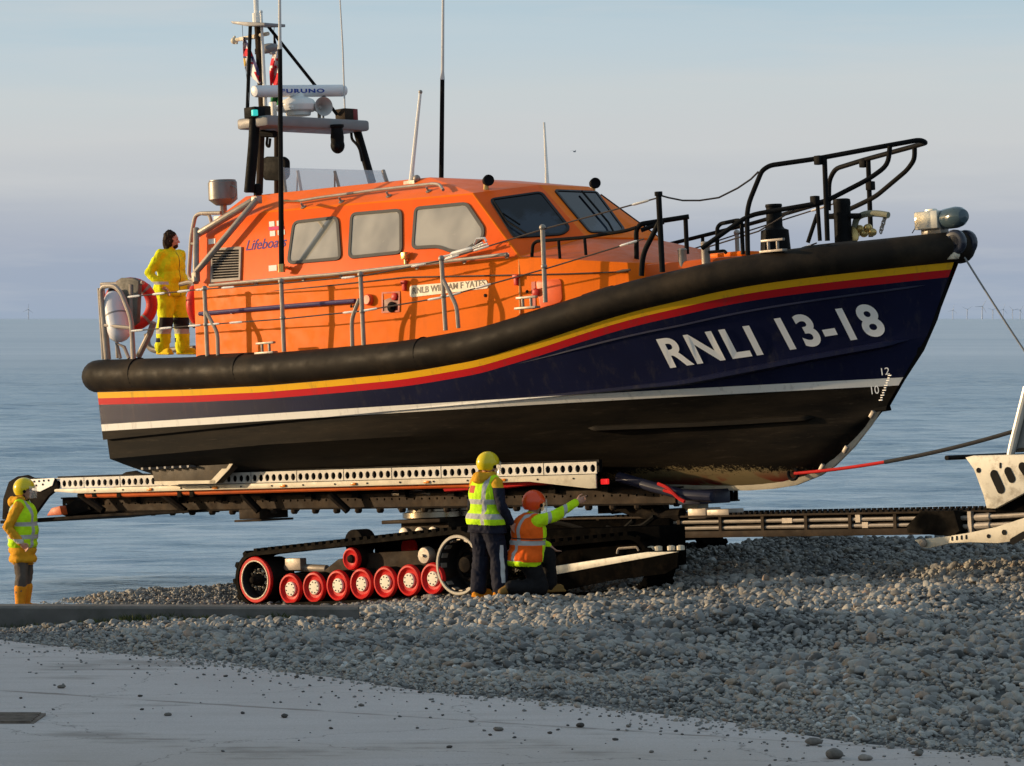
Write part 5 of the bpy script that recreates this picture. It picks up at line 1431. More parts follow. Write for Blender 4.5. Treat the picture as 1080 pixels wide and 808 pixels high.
    if 'vest' in cl:
        mb = MB()
        mb.ell(g['che'], (.168*B,.215*B,.25), 20, 12, Tm); mb.ell(g['pel'] + tor*tl*.45 + Tm @ Vector((.015,0,0)), (.17*B,.203*B,.22), 20, 12, Tm)
        vh = J.get('vest_hem', hem * .4)
        for z_ in (.05, vh): mb.ell(g['pel'] + tor*z_, (.178*B,.208*B,.1), 20, 10, Tm)
        for s in 'LR': cap(mb, g['nk'] - Vector((0,0,.03)), g['nk'].lerp(g['sh'+s], .72), .08, .094)
        hr = .108*J.get('legs', 1.12) + .05; cap(mb, g['hipL'] + Vector((0,0,.04)), g['hipR'] + Vector((0,0,.04)), hr, hr)
        zv = (g['pel'] + tor*(vh - .045)).z
        remeshed('vest', mb, cl['vest'], body, .014, 3, .018, 8, cut=lambda c: c.z < zv)
    if 'hood' in cl:
        mb = MB(); b = g['nk']
        for i in range(9):
            a = PI*.35 + PI*1.3*i/8; p = b + Vector((.085*math.cos(a) - .02, .105*math.sin(a), .03 + .015*math.cos(a))); mb.ell(p, (.055,.055,.055), 10, 8)
        mb.ell(b + Vector((-.13,0,.0)), (.075,.11,.08), 14, 10); remeshed('hood', mb, cl['hood'], body, .014, 4, .014, 14)
    if 'helmet' in cl:
        me_ = MB(); n, m = 28, 18; c0 = H(-.008,0,.028); vs = []
        rx, ry, rz = .148,.128,.142
        def hp_(a, b, k=1.0):
            z = math.cos(a); return c0 + HM @ Vector((rx*k*math.sin(a)*math.cos(b), ry*k*math.sin(a)*math.sin(b), rz*k*z))
        for i in range(m + 1):
            for j in range(n):
                b = 2*PI*j/n; front = .5 + .5*math.cos(b)
                amax = PI*(.73 - .235*sstep(.45, .8, front)); a = 1e-3 + amax*i/m
                vs.append(hp_(a, b))
        fs = [(i*n + j, i*n + (j+1) % n, (i+1)*n + (j+1) % n, (i+1)*n + j) for i in range(m) for j in range(n)]
        inner = [c0 + (p - c0)*.90 for p in vs[-n:]]; k0_ = len(vs); vs += inner; fs += [(m*n + j, m*n + (j+1) % n, k0_ + (j+1) % n, k0_ + j) for j in range(n)]
        deep = [c0 + (p - c0)*.88 + HM @ Vector((0,0,.03)) for p in vs[m*n:(m+1)*n]]; k1_ = len(vs); vs += deep; fs += [(k0_ + j, k0_ + (j+1) % n, k1_ + (j+1) % n, k1_ + j) for j in range(n)]
        me_.add(vs, fs); hel = obj('helmet', me_, cl['helmet'], body, smooth=50)
        mb = MB()
        for s in (1, -1): mb.lathe([(-.01,.022),(.008,.022),(.012,.014)], H(.028, .119*s, -.012), HM @ Vector((.15, s, 0)), 16)
        obj('ear_disc', mb, BLACKM, hel)
        mb = MB(); vs = []; a_ = [-.95 + 1.9*i/14 for i in range(15)]
        for zz, k in ((.03,1.04),(-.04,1.1),(-.13,1.06)):
            for b in a_: vs.append(c0 + HM @ Vector((rx*k*math.cos(b) + .012, ry*k*math.sin(b), zz)))
        fs = [(r*15 + i, r*15 + i + 1, (r+1)*15 + i + 1, (r+1)*15 + i) for r in range(2) for i in range(14)]
        mb.add(vs, fs); obj('visor', mb, VISOR, hel, smooth=60)
        mb = MB(); mb.tube([H(.02,.11,-.06), H(.035,.07,-.135), H(.035,-.07,-.135), H(.02,-.11,-.06)], .009, 6); obj('chin_strap', mb, BLACKM, hel)
    if 'hair' in cl:
        mb = MB(); mb.ell(H(-.02,0,.032), (.1,.09,.11), 18, 12, HM); mb.ell(H(-.06,0,-.04), (.07,.085,.11), 16, 10, HM)
        for s in (1, -1): mb.ell(H(-.01,.07*s,-.02), (.045,.025,.085), 12, 8, HM)
        mb.ell(H(-.055,0,-.12), (.055,.075,.06), 12, 8, HM)
        remeshed('hair', mb, cl['hair'], body, .01, 2, .02, 26, cut=lambda c: (HM.inverted() @ (c - hd)).x > .055 and (HM.inverted() @ (c - hd)).z < .055)
        mb = MB(); mb.ell(H(.045,0,-.085), (.052,.05,.045), 14, 10, HM); remeshed('beard', mb, cl['hair'], body, .009, 2, .008, 40)
    return body
def stand(**k):
    J = dict(pel=(0,0,.95), che=(0,0,1.26), nk=(0,0,1.47), hd=(.03,0,1.625), hipL=(0,.1,.92), hipR=(0,-.1,.92), knL=(.02,.12,.5), knR=(.02,-.12,.5), anL=(0,.14,.09), anR=(0,-.14,.09), toL=(.16,.17,.045), toR=(.16,-.17,.045),
             shL=(0,.19,1.41), shR=(0,-.19,1.41), elL=(-.04,.27,1.13), elR=(-.04,-.27,1.13), wrL=(.08,.28,.9), wrR=(.08,-.28,.9))
    J.update(k); return J
YEL = (.74, .76, .012); LIME = (.52, .85, .015); NAVC = (.014, .015, .028); ORY = (.68, .33, .02)
M_yel = cloth('yellow_oilskin', YEL, extra=(((('y',-.5,-.16),('z',.99,1.03)), (.5,.5,.48)), ((('y',.0,.012),('x',.1,.4)), (.03,.03,.03))))
M_yeltr = cloth('yellow_trousers', YEL, extra=(((('z',.37,.53),('x',-.0,.3)), (.02,.02,.022)), ((('z',.30,.37),), (.42,.41,.36)), ((('z',.18,.24),('x',-.1,.02)), (.02,.02,.02))))
M_yelbt = cloth('yellow_boot', (.7, .5, .012))
p1w = BM @ L(180, 374.5, .35)
hgt1 = 130 * (p1w.y) / FPX
def place(w, rz, s): return Matrix.Translation(w) @ Matrix.Rotation(rz, 4, 'Z') @ Matrix.Scale(s, 4)
make_person('person with long dark hair in yellow oilskins and yellow boots standing on the boat stern', place(p1w, R(-40), hgt1/1.735),
    stand(elR=(-.12,-.30,1.15), wrR=(.09,-.25,.96), hdR=(.12,.16,-.16), elL=(-.10,.30,1.15), wrL=(.1,.24,.97), hdL=(.2,-.1,-.12), head_yaw=R(38), hd=(.02,0,1.62), hem=-.08, bulk=1.2, legs=1.36, anL=(.05,.19,.09), toL=(.2,.24,.045), knL=(.05,.16,.5), anR=(-.04,-.13,.09), toR=(.12,-.15,.045), boot_h=.2),
    dict(trousers=M_yeltr, jacket=M_yel, boots=M_yelbt, hair=HAIR))
mbx = None
M_lv = cloth('lime_vest', LIME, zb=((1.155,1.21),(.985,1.04)), yb=((-.145,-.095),(.095,.145)))
M_oj = cloth('amber_jacket', ORY, extra=(((('y',-.5,-.2),('z',.93,.99)), (.6,.58,.52)),))
M_gt = cloth('grey_trousers', (.105,.085,.07)); M_ob = cloth('orange_boot', (.7,.27,.02))
p2w = at(24, 645.5, 47.2)
HELY = pm('yellow_helmet', (.72,.55,.012), .25, coat=.4, var=.05); HELO = pm('orange_helmet', (.78,.07,.012), .25, coat=.4, var=.06)
h2 = (645.5 - 503) * 47.2 / FPX
make_person('person in yellow helmet, lime vest and amber jacket standing behind the kerb at far left', place(p2w, R(-8), h2/1.80),
    stand(elR=(-.13,-.27,1.15), wrR=(.05,-.27,.93), hdR=(.15,.05,-.12), elL=(-.05,.28,1.13), wrL=(.06,.2,.95), curlR=1.3, hem=-.24, vest_hem=-.04, bulk=1.18, legs=1.05, boot_h=.24, tcut=.55, boot_r=.092),
    dict(trousers=M_gt, jacket=M_oj, boots=M_ob, vest=M_lv, hood=M_oj, helmet=HELY))
M_lv3 = cloth('lime_vest_back', LIME, zb=((1.155,1.215),(.975,1.04)), yb=((-.15,-.095),), extra=(((('y',.02,.16),('z',1.29,1.38),('x',-.5,-.05)), (.5,.1,.06)),))
M_nj = cloth('navy_jacket', NAVC, second=(('z',1.36,1.6,(.62,.33,.02)),)); M_nt = cloth('navy_trousers', (.013,.014,.026), extra=(((('y',-.4,-.2),('z',.2,.66),('x',-.0,.05)), (.5,.5,.5)),))
p3w = at(513, 637, 44.4)
h3 = (637 - 479) * 44.4 / FPX
make_person('person in navy overalls, lime vest and yellow helmet standing back to the camera', place(p3w + Vector((0,0,.07)), R(42), h3/1.83),
    stand(elR=(-.02,-.30,1.13), wrR=(.14,-.30,.92), elL=(.02,.28,1.13), wrL=(.2,.22,.98), head_yaw=R(-14), head_pitch=R(6), hem=-.1, vest_hem=.0, bulk=1.16, legs=1.34, knR=(.06,-.16,.5), anR=(.05,-.2,.09), toR=(.2,-.26,.045), anL=(-.02,.12,.09), toL=(.14,.12,.045), latR=(1,0,.3), latL=(1,0,.3)),
    dict(trousers=M_nt, jacket=M_nj, boots=M_ob, vest=M_lv3, hood=cloth('amber_hood', (.66,.33,.02)), helmet=HELY))
LIM2 = (.58, .88, .012); HVO = (.88, .13, .012); GB = (.42,.42,.41)
M_lj = cloth('lime_jacket', LIM2, extra=(((('x',.17,.215),('z',.80,1.3)), GB), ((('x',.375,.42),('z',.85,1.4)), GB), ((('z',.41,.455),('x',-.3,.3)), GB)))
M_ov = cloth('orange_vest', HVO, zb=((.60,.655),), yb=((-.15,-.095),(.095,.15)), second=(('z',.2,.40,LIM2),('x',.115,.5,LIM2)), extra=(((('z',.67,.685),), (.03,.03,.03)),))
M_bt = cloth('black_trousers', (.012,.011,.012))
p4w = at(556, 633, 44.4)
make_person('kneeling person in orange helmet and hi-vis jacket pointing right with outstretched arm', place(p4w + Vector((0,0,.07)), R(20), 1.0),
    dict(pel=(-.04,0,.44), che=(.02,0,.74), nk=(.05,0,.93), hd=(.09,0,1.085), hipL=(-.02,.1,.42), hipR=(-.02,-.1,.42), knL=(.33,.16,.46), knR=(.12,-.14,.09), anL=(.34,.16,.09), anR=(-.28,-.14,.09), toL=(.49,.17,.045), toR=(-.38,-.14,.05),
         shL=(.04,.19,.88), shR=(.06,-.2,.88), elL=(.17,.28,.66), wrL=(.36,.22,.56), elR=(.33,-.22,.98), wrR=(.57,-.16,1.11), hdL=(.2,-.05,-.14), hdR=(.3,.05,.08), latR=(0,.3,1), latL=(0,1,0), curlL=.5, curlR=1.0, point='R', knee_down='R', hem=-.05, vest_hem=.0, bulk=1.28, legs=1.25, head_yaw=R(10)),
    dict(trousers=M_bt, jacket=M_lj, boots=cloth('brown_boot', (.25,.14,.04)), vest=M_ov, helmet=HELO))

# ================================================================== GROUND
SX = 0.02
def slabz(Y): return .02 * (42 - Y)
CTRL = [(-5.4,39,-.02),(-2.7,35.1,.08),(0,31.3,.185),(1.8,28.7,.24),(3.6,26.1,.29),(6,22.7,.36),(-8.5,43.5,-.1),
 (-.28,44.4,0),(.25,44.4,0),(2.0,44.9,.12),(.56,46.3,-.06),(-.71,47.4,-.17),(-3.5,50,-.47),(-2.2,48.8,-.36),(-6.3,47.2,-.335),(-4.5,41.6,.0),(-1.7,42,.03),(-6,42.4,-.1),(-4,45.2,-.25),
 (-5.9,50.5,-.47),(-5.3,51.2,-.36),(-3.8,51.8,-.33),(-1.6,51.5,-.30),(-6,54,-1.0),(-9,50.5,-.7),(-9,47,-.52),(-2,55,-1.0),(2,49,.42),(4,48.2,.5),(6,47.6,.57),(8,46.5,.6),(3,53.5,-.6),(7,54,-.6),(0,53,-.55),
 (4,45.8,.26),(6,44,.34),(8,40,.44),(5,38,.34),(3,36,.27),(1,39,.12),(3.5,41.5,.2),(-1.5,38,.1),(9,30,.42),(6,32,.36)]
_c = np.array(CTRL, float)
def _k(r): return np.where(r > 0, r**2 * np.log(r + 1e-9), 0) 
_r = np.hypot(_c[:,None,0]-_c[None,:,0], _c[:,None,1]-_c[None,:,1]); _n = len(_c)
_A = np.zeros((_n+3,_n+3)); _A[:_n,:_n] = _k(_r) + np.eye(_n)*.05; _A[:_n,_n] = 1; _A[:_n,_n+1:] = _c[:,:2]; _A[_n:,:_n] = _A[:_n,_n:].T
_w = np.linalg.solve(_A, np.concatenate([_c[:,2],[0,0,0]]))
def vnoise(x, y, seed=0):
    "cheap smooth value noise on arrays"
    xi = np.floor(x).astype(int); yi = np.floor(y).astype(int); fx = x - xi; fy = y - yi
    fx = fx*fx*(3-2*fx); fy = fy*fy*(3-2*fy)
    def h(a, b): 
        n = (a*374761393 + b*668265263 + seed*982451653) & 0x7fffffff
        n = ((n ^ (n >> 13)) * 1274126177) & 0x7fffffff
        return ((n ^ (n >> 16)) & 0xffff) / 65535.0
    return (h(xi,yi)*(1-fx) + h(xi+1,yi)*fx)*(1-fy) + (h(xi,yi+1)*(1-fx) + h(xi+1,yi+1)*fx)*fy
def beach(x, y):
    x = np.asarray(x, float); y = np.asarray(y, float)
    xx = np.clip(x, -10, 10); yy = np.clip(y, 22, 56)
    r = np.hypot(xx[...,None] - _c[:,0], yy[...,None] - _c[:,1])
    z = (_k(r) * _w[:_n]).sum(-1) + _w[_n] + _w[_n+1]*xx + _w[_n+2]*yy
    # churned shingle: ridges and troughs on the seaward right, smoother at the edge of the slip
    e = (y - (31.3 - 1.43*x))                       # distance-like from the slab edge
    am = np.clip(e / 5, 0, 1) * np.clip((x + 2.5) / 3, .15, 1)
    z = z + am * (.26*(vnoise(x*.55+3, y*.38, 1) - .5) + .17*(vnoise(x*1.3, y*.9+5, 2) - .5))
    z = z - .20*np.exp(-(((x-2.5)/.9)**2 + ((y-36.8)/1.0)**2)) + .20*np.exp(-(((x-2.4)/.9)**2 + ((y-38.5)/.7)**2))
    z = z - np.clip(y - 56, 0, 1e9)*.12 + 1.2*np.clip((-16 - x)/8, 0, 1)*np.clip((54 - y)/6, 0, 1)
    return np.maximum(z, -6)
def slab_mask(x, y): return y < 31.3 - 1.43*x      # landward of the slip edge

def grid(name, xs, ys, zf, mat, kind='structure', keep=None):
    X, Y = np.meshgrid(xs, ys); Z = zf(X, Y); nx, ny = len(xs), len(ys)
    me = bpy.data.meshes.new(name); vs = np.stack([X, Y, Z], -1).reshape(-1, 3)
    fs = [(j*nx + i, j*nx + i + 1, (j+1)*nx + i + 1, (j+1)*nx + i) for j in range(ny-1) for i in range(nx-1) if keep is None or keep((xs[i]+xs[i+1])/2, (ys[j]+ys[j+1])/2)]
    me.from_pydata(vs.tolist(), [], fs); me.materials.append(mat); me.polygons.foreach_set('use_smooth', [True]*len(fs)); me.update()
    o = bpy.data.objects.new(name, me); COL.objects.link(o); o['kind'] = kind; return o

# shingle bed under the loose pebbles
def shingle_mat():
    m, nt, bs = nt_new('shingle_bed'); v = coords(nt)
    vo = nt.nodes.new('ShaderNodeTexVoronoi'); vo.inputs['Scale'].default_value = 16; nt.links.new(v, vo.inputs['Vector'])
    c = mixc(nt, mapr(nt, vo.outputs['Distance'], .0, .6), (.16,.155,.145), (.03,.028,.026))
    c2 = mixc(nt, .35, c, vo.outputs['Color']); hs = nt.nodes.new('ShaderNodeHueSaturation'); hs.inputs['Saturation'].default_value = .12; hs.inputs['Value'].default_value = .3; nt.links.new(c2, hs.inputs['Color'])
    nt.links.new(mixc(nt, .5, c, hs.outputs[0]), bs.inputs['Base Color']); bs.inputs['Roughness'].default_value = .85
    bump(nt, bs, vo.outputs['Distance'], -.9, .05); return m
xs = np.concatenate([np.linspace(-400,-14,14), np.linspace(-13,13,150), np.linspace(14,400,14)]); ys = np.concatenate([np.linspace(-30,18,8), np.linspace(19,58,220), np.linspace(60,110,8)])
def bz(X, Y): 
    z = beach(X, Y); z = np.where(slab_mask(X, Y), np.minimum(z, slabz(Y) - .12), z)
    return z
grid('ground', xs, ys, bz, shingle_mat())

# the concrete slip: broad trowelled bays with one joint
def slip_mat():
    m, nt, bs = nt_new('slip_concrete'); v = coords(nt); x, y, z = xyz(nt, v)[:3]
    n1 = nse(nt, v, .35, 6, .6); n2 = nse(nt, coords(nt, (.22,1.3,1)), 3.0, 8, .7); n3 = nse(nt, v, 60, 5, .8)
    c = mixc(nt, mapr(nt, n1, .3, .7), (.50,.445,.425), (.61,.555,.53))
    c = mixc(nt, mapr(nt, n2, .45, .75, 0, .55), c, (.42,.36,.325))
    c = mixc(nt, mapr(nt, n3, .42, .62, .5, 0), c, (.30,.26,.235))
    vo = nt.nodes.new('ShaderNodeTexVoronoi'); vo.inputs['Scale'].default_value = 9; nt.links.new(v, vo.inputs['Vector'])
    sp = mth(nt, 'MULTIPLY', mapr(nt, vo.outputs['Distance'], .10, .06), mapr(nt, nse(nt, v, .8, 3), .5, .62))
    c = mixc(nt, sp, c, (.07,.065,.06))
    # brown dirt swept along the joint
    dj = mth(nt, 'ABSOLUTE', mth(nt, 'ADD', mth(nt, 'SUBTRACT', y, 28.9), mth(nt, 'ADD', mth(nt, 'MULTIPLY', x, .72), mth(nt, 'MULTIPLY', n1, .25))))
    c = mixc(nt, mapr(nt, mth(nt, 'ADD', dj, mth(nt, 'MULTIPLY', n2, .5)), .33, .24, 0, .7), c, (.12,.09,.065))
    br_ = mth(nt, 'ADD', mth(nt, 'MULTIPLY', n1, .8), mth(nt, 'MULTIPLY', y, -.06)); c = mixc(nt, mapr(nt, br_, -1.25, -1.05, 0, .55), c, (.30,.235,.18))
    wet = mapr(nt, mth(nt, 'ADD', n1, mth(nt, 'MULTIPLY', n2, .4)), .78, .86, 0, .6); c = mixc(nt, wet, c, (.17,.145,.125))
    ve = nt.nodes.new('ShaderNodeTexVoronoi'); ve.feature = 'DISTANCE_TO_EDGE'; ve.inputs['Scale'].default_value = .33
    nd = nse(nt, v, 1.4, 5, .6, 1); vm = nt.nodes.new('ShaderNodeVectorMath'); vm.operation = 'MULTIPLY_ADD'; nt.links.new(nd, vm.inputs[0]); vm.inputs[1].default_value = (.9,.9,.9); nt.links.new(v, vm.inputs[2]); nt.links.new(vm.outputs[0], ve.inputs['Vector'])
    c = mixc(nt, mapr(nt, ve.outputs['Distance'], .004, .0015, 0, .6), c, (.12,.10,.085))
    nt.links.new(c, bs.inputs['Base Color']); bs.inputs['Roughness'].default_value = .8
    h = mth(nt, 'ADD', mth(nt, 'MULTIPLY', n2, .6), mth(nt, 'MULTIPLY', n3, .3)); bump(nt, bs, h, .35, .02); return m
ed = [(x, 31.3 - 1.43*x + .25*math.sin(x*1.7) + .12*math.sin(x*4.1 + 1)) for x in np.linspace(-12, 8, 90)]
vs = [(x, y, slabz(y)) for x, y in ed] + [(x, -30, slabz(-30)) for x, y in ed]
n = len(ed); me = bpy.data.meshes.new('slipway'); 
vs = []; fs = []; K = 40
for i, (x, y) in enumerate(ed):
    for k in range(K + 1):
        yy = y + (-30 - y) * (k / K)**1.6; vs.append((x if k == 0 else x, yy, slabz(yy) - (.03 if k == 0 else 0)))
for i in range(n - 1):
    for k in range(K): fs.append((i*(K+1) + k, i*(K+1) + k + 1, (i+1)*(K+1) + k + 1, (i+1)*(K+1) + k))
for sx, i0 in ((-80, 0), (60, n - 1)):
    b = len(vs)
    for k in range(K + 1): p = vs[i0*(K+1) + k]; vs.append((sx, p[1], p[2]))
    for k in range(K): fs.append((i0*(K+1) + k, i0*(K+1) + k + 1, b + k + 1, b + k))
me.from_pydata(vs, [], fs); me.materials.append(slip_mat()); me.update()
sl = bpy.data.objects.new('slipway', me); COL.objects.link(sl); sl['kind'] = 'structure'
bm = bmesh.new(); bm.from_mesh(me); bmesh.ops.recalc_face_normals(bm, faces=bm.faces)
for f in bm.faces:
    if f.normal.z < 0: f.normal_flip()
bm.to_mesh(me); bm.free()

# kerb beam along the edge of the slip
mb = MB(); kz = .2; pts = []
KL = [(-12.5, 41.75), (-6, 41.65), (-3, 41.55), (-1.72, 41.45)]
sec = [(-.16,-.5),(-.16,.165),(-.13,.19),(.17,.19),(.2,.165),(.2,-.5)]
vs = []; fs = []
for i, (x, y) in enumerate(KL):
    for a, b in sec: vs.append(Vector((x, y + a, b)))
for i in range(len(KL)-1):
    for j in range(6): fs.append((i*6 + j, i*6 + (j+1) % 6, (i+1)*6 + (j+1) % 6, (i+1)*6 + j))
fs += [tuple(range(6)), tuple((len(KL)-1)*6 + j for j in range(6))]
mb.add(vs, fs)
tag(obj('kerb', mb, pm('kerb_concrete', (.13,.12,.11), .8, var=.3, vscale=1.5, dirt=(.05,.055,.035,.7), dscale=2.2, bmp=.4, bscale=14), None), 'long low grey concrete kerb beam at the left between shingle and slip', 'kerb')

# loose shingle: one object, instances of a few pebble shapes
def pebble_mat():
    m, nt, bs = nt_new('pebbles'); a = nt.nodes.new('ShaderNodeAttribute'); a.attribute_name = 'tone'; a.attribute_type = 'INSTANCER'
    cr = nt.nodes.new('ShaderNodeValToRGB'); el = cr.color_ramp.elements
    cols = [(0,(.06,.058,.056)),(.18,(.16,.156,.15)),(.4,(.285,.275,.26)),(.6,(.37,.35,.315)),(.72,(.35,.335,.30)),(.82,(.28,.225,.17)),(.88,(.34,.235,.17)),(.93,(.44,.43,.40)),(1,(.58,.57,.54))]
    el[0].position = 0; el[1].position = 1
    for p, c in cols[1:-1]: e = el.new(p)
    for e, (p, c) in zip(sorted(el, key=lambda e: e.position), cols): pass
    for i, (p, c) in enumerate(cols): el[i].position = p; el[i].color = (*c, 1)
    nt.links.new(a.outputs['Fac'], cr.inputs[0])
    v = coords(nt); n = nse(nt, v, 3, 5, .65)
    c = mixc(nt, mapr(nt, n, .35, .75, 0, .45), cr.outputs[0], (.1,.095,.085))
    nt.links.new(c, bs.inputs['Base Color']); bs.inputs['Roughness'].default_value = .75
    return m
PEB = pebble_mat()
def pebble_object(name, pts, scl, rot, tone, idx, variants, kind='stuff'):
    me = bpy.data.meshes.new(name); me.from_pydata([tuple(p) for p in pts], [], [])
    for nm, ty, arr in (('scl','FLOAT_VECTOR',scl),('rot','FLOAT_VECTOR',rot)):
        at_ = me.attributes.new(nm, ty, 'POINT'); at_.data.foreach_set('vector', np.asarray(arr, np.float32).ravel())
    at_ = me.attributes.new('tone', 'FLOAT', 'POINT'); at_.data.foreach_set('value', np.asarray(tone, np.float32))
    at_ = me.attributes.new('idx', 'INT', 'POINT'); at_.data.foreach_set('value', np.asarray(idx, np.int32))
    me.materials.append(PEB); o = bpy.data.objects.new(name, me); COL.objects.link(o); o['kind'] = kind
    ng = bpy.data.node_groups.new('scatter', 'GeometryNodeTree')
    ng.interface.new_socket('Geometry', in_out='INPUT', socket_type='NodeSocketGeometry'); ng.interface.new_socket('Geometry', in_out='OUTPUT', socket_type='NodeSocketGeometry')
    N = ng.nodes.new; lk = ng.links.new
    gi, go = N('NodeGroupInput'), N('NodeGroupOutput')
    jn = N('GeometryNodeGeometryToInstance')
    for k in range(variants):
        ic = N('GeometryNodeMeshIcoSphere'); ic.inputs['Radius'].default_value = 1; ic.inputs['Subdivisions'].default_value = 3 if variants > 3 else 2
        sp = N('GeometryNodeSetPosition'); nz = N('ShaderNodeTexNoise'); nz.noise_dimensions = '4D'; nz.inputs['W'].default_value = k*7.3 + 1; nz.inputs['Scale'].default_value = .75; nz.inputs['Detail'].default_value = 1
        vm = N('ShaderNodeVectorMath'); vm.operation = 'SUBTRACT'; vm.inputs[1].default_value = (.5,.5,.5); lk(nz.outputs['Color'], vm.inputs[0])
        vs_ = N('ShaderNodeVectorMath'); vs_.operation = 'SCALE'; vs_.inputs['Scale'].default_value = 1.5; lk(vm.outputs[0], vs_.inputs[0])
        lk(ic.outputs['Mesh'], sp.inputs['Geometry']); lk(vs_.outputs[0], sp.inputs['Offset'])
        ss = N('GeometryNodeSetShadeSmooth'); lk(sp.outputs[0], ss.inputs['Geometry'])
        sm_ = N('GeometryNodeSetMaterial'); sm_.inputs['Material'].default_value = PEB; lk(ss.outputs[0], sm_.inputs['Geometry']); lk(sm_.outputs[0], jn.inputs[0])
    ip = N('GeometryNodeInstanceOnPoints'); ip.inputs['Pick Instance'].default_value = True
    def na(nm, ty): q = N('GeometryNodeInputNamedAttribute'); q.data_type = ty; q.inputs['Name'].default_value = nm; return q.outputs[0]
    lk(gi.outputs[0], ip.inputs['Points']); lk(jn.outputs[0], ip.inputs['Instance']); lk(na('idx','INT'), ip.inputs['Instance Index']); lk(na('rot','FLOAT_VECTOR'), ip.inputs['Rotation']); lk(na('scl','FLOAT_VECTOR'), ip.inputs['Scale'])
    lk(ip.outputs[0], go.inputs[0])
    md = o.modifiers.new('scatter', 'NODES'); md.node_group = ng
    return o
rng = np.random.default_rng(3)
def scatter(n, smin, smax, power=1.6, lift=.3):
    X = rng.uniform(-9, 9, n); Y = rng.uniform(24, 53.5, n)
    vis = np.abs(X) < (.1385*Y + .8)
    e = Y - (31.3 - 1.43*X); fr = np.clip((e + 1.1) / 1.5, 0, 1)
    vis &= (rng.random(n) < fr**2.2) & (e > -1.2)
    vis &= ~((np.abs(Y - 41.6) < .24) & (X < -1.65))
    vis &= ~((Y > 40.0) & (Y < 41.4) & (X < -4) & (rng.random(n) < .5))
    X, Y, e = X[vis], Y[vis], e[vis]; m = len(X)
    s = smin + (smax - smin) * rng.random(m)**power
    s *= np.clip(.50 + .16*e, .5, 1.0)                # finer gravel near the slip
    s *= (.8 + .5*vnoise(X*.7, Y*.5, 9)) * np.where(Y > 48.5, .75, 1)
    Z = np.where(e > 0, beach(X, Y), np.maximum(slabz(Y), beach(X, Y))) + s*lift
    sc = np.stack([s*rng.uniform(.9,1.3,m), s*rng.uniform(.8,1.1,m), s*rng.uniform(.5,.8,m)], -1)
    rot = np.stack([rng.normal(0,.4,m), rng.normal(0,.4,m), rng.uniform(0,6.28,m)], -1)
    return np.stack([X, Y, Z], -1), sc, rot, np.clip(rng.random(m)*.5 + rng.random(m)*.5 + (vnoise(X*.8+7, Y*.7, 21) - .55)*.45 - .22*np.exp(-(((X-2.4)/.8)**2 + ((Y-37.4)/.9)**2)), 0, 1), rng.integers(0, 6, m)  # tone lowered in patches and one hollow: trough shade put into the colour
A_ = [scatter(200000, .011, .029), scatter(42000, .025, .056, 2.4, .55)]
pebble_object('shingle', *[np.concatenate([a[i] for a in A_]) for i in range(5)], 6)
# fine grit blown over the slip
n = 1000; X = rng.uniform(-6, 4.2, n); e = -rng.exponential(.9, n)*np.where(rng.random(n) < .75, .6, 2.5) + .1; Y = 31.3 - 1.43*X + e*1.6; ok = (Y > 23) & (Y < 41)
X, Y = X[ok], Y[ok]; m = len(X); s = rng.uniform(.004, .014, m) * (1 + (rng.random(m) > .95)*.5)
pebble_object('grit', np.stack([X, Y, slabz(Y) + s*.5], -1), np.stack([s*1.2, s, s*.7], -1), np.stack([s*0, s*0, rng.uniform(0,6.28,m)], -1), rng.random(m)*.35, rng.integers(0, 3, m), 3)
# single stones lying on the slip, each a thing
def stone(px, py, r, tone, label, group='loose stones on the slip'):
    d = ray(px, py); t = (slabz(0) - CAM.z) / (d.z + .02*d.y); w = CAM + d*t
    mb = MB(); mb.ell((0,0,0), (r*1.4, r, r*.6), 14, 10, Matrix.Rotation(rng.uniform(0,6), 3, 'Z'))
    sd = rng.uniform(0, 99)
    for i, p in enumerate(mb.v): mb.v[i] = p * (1 + .35*noise.noise(p/r*1.1 + Vector((sd, 0, 0))))
    o = obj('stone', mb, pm('stone_%d' % tone, ((.06,.053,.048),(.14,.125,.11),(.24,.215,.19))[tone], .8, var=.25, vscale=30), None, smooth=60)
    o.location = w + Vector((0,0,r*.55)); tag(o, label, 'stone', group)
for px, py, r, tn in ((313,715,.035,0),(338,716,.03,0),(238,714,.03,0),(258,716,.025,0),(300,757,.05,0),(177,755,.045,1),(256,753,.03,0),(349,769,.025,0),(381,745,.04,1),(443,731,.03,0),(467,755,.022,0),(497,762,.03,1),(474,789,.03,0),(517,776,.025,0),(526,771,.05,1),(612,767,.055,0),(663,767,.035,1),(580,774,.03,0),(649,781,.03,0),(687,794,.03,1),(65,726,.05,1),(148,735,.03,0),(150,749,.025,0),(22,737,.025,0)):
    stone(px, py, r*.55, tn, 'small dark stone lying loose on the bare concrete slip')
for px, py, r, tn, lb in ((858,786,.075,1,'largest rounded grey stone near the bottom right edge of the slip'),(880,800,.10,1,'broad flat grey stone at the bottom edge right of centre'),(912,802,.06,2,'pale grey stone right of the broad flat stone at the bottom edge'),(968,797,.055,1,'grey stone by the shingle edge at the bottom right')):
    stone(px, py, r, tn, lb, None) if False else stone(px, py, r*.62, tn, lb, 'larger stones at the slip edge')
# rusty drain cover at the left
d = ray(14, 759); t = (slabz(0) - CAM.z) / (d.z + .02*d.y); w = CAM + d*t
mb = MB(); mb.box(w + Vector((-.1,0,.002)), (.62,.75,.02))
for i in range(7): mb.box(w + Vector((-.1,-.3 + i*.1,.018)), (.56,.05,.014))
tag(obj('drain_cover', mb, pm('rusty_iron', (.15,.115,.09), .8, var=.4, vscale=9), None, bev=.003), 'dark rusty drain cover set in the slip at the left edge', 'drain cover')
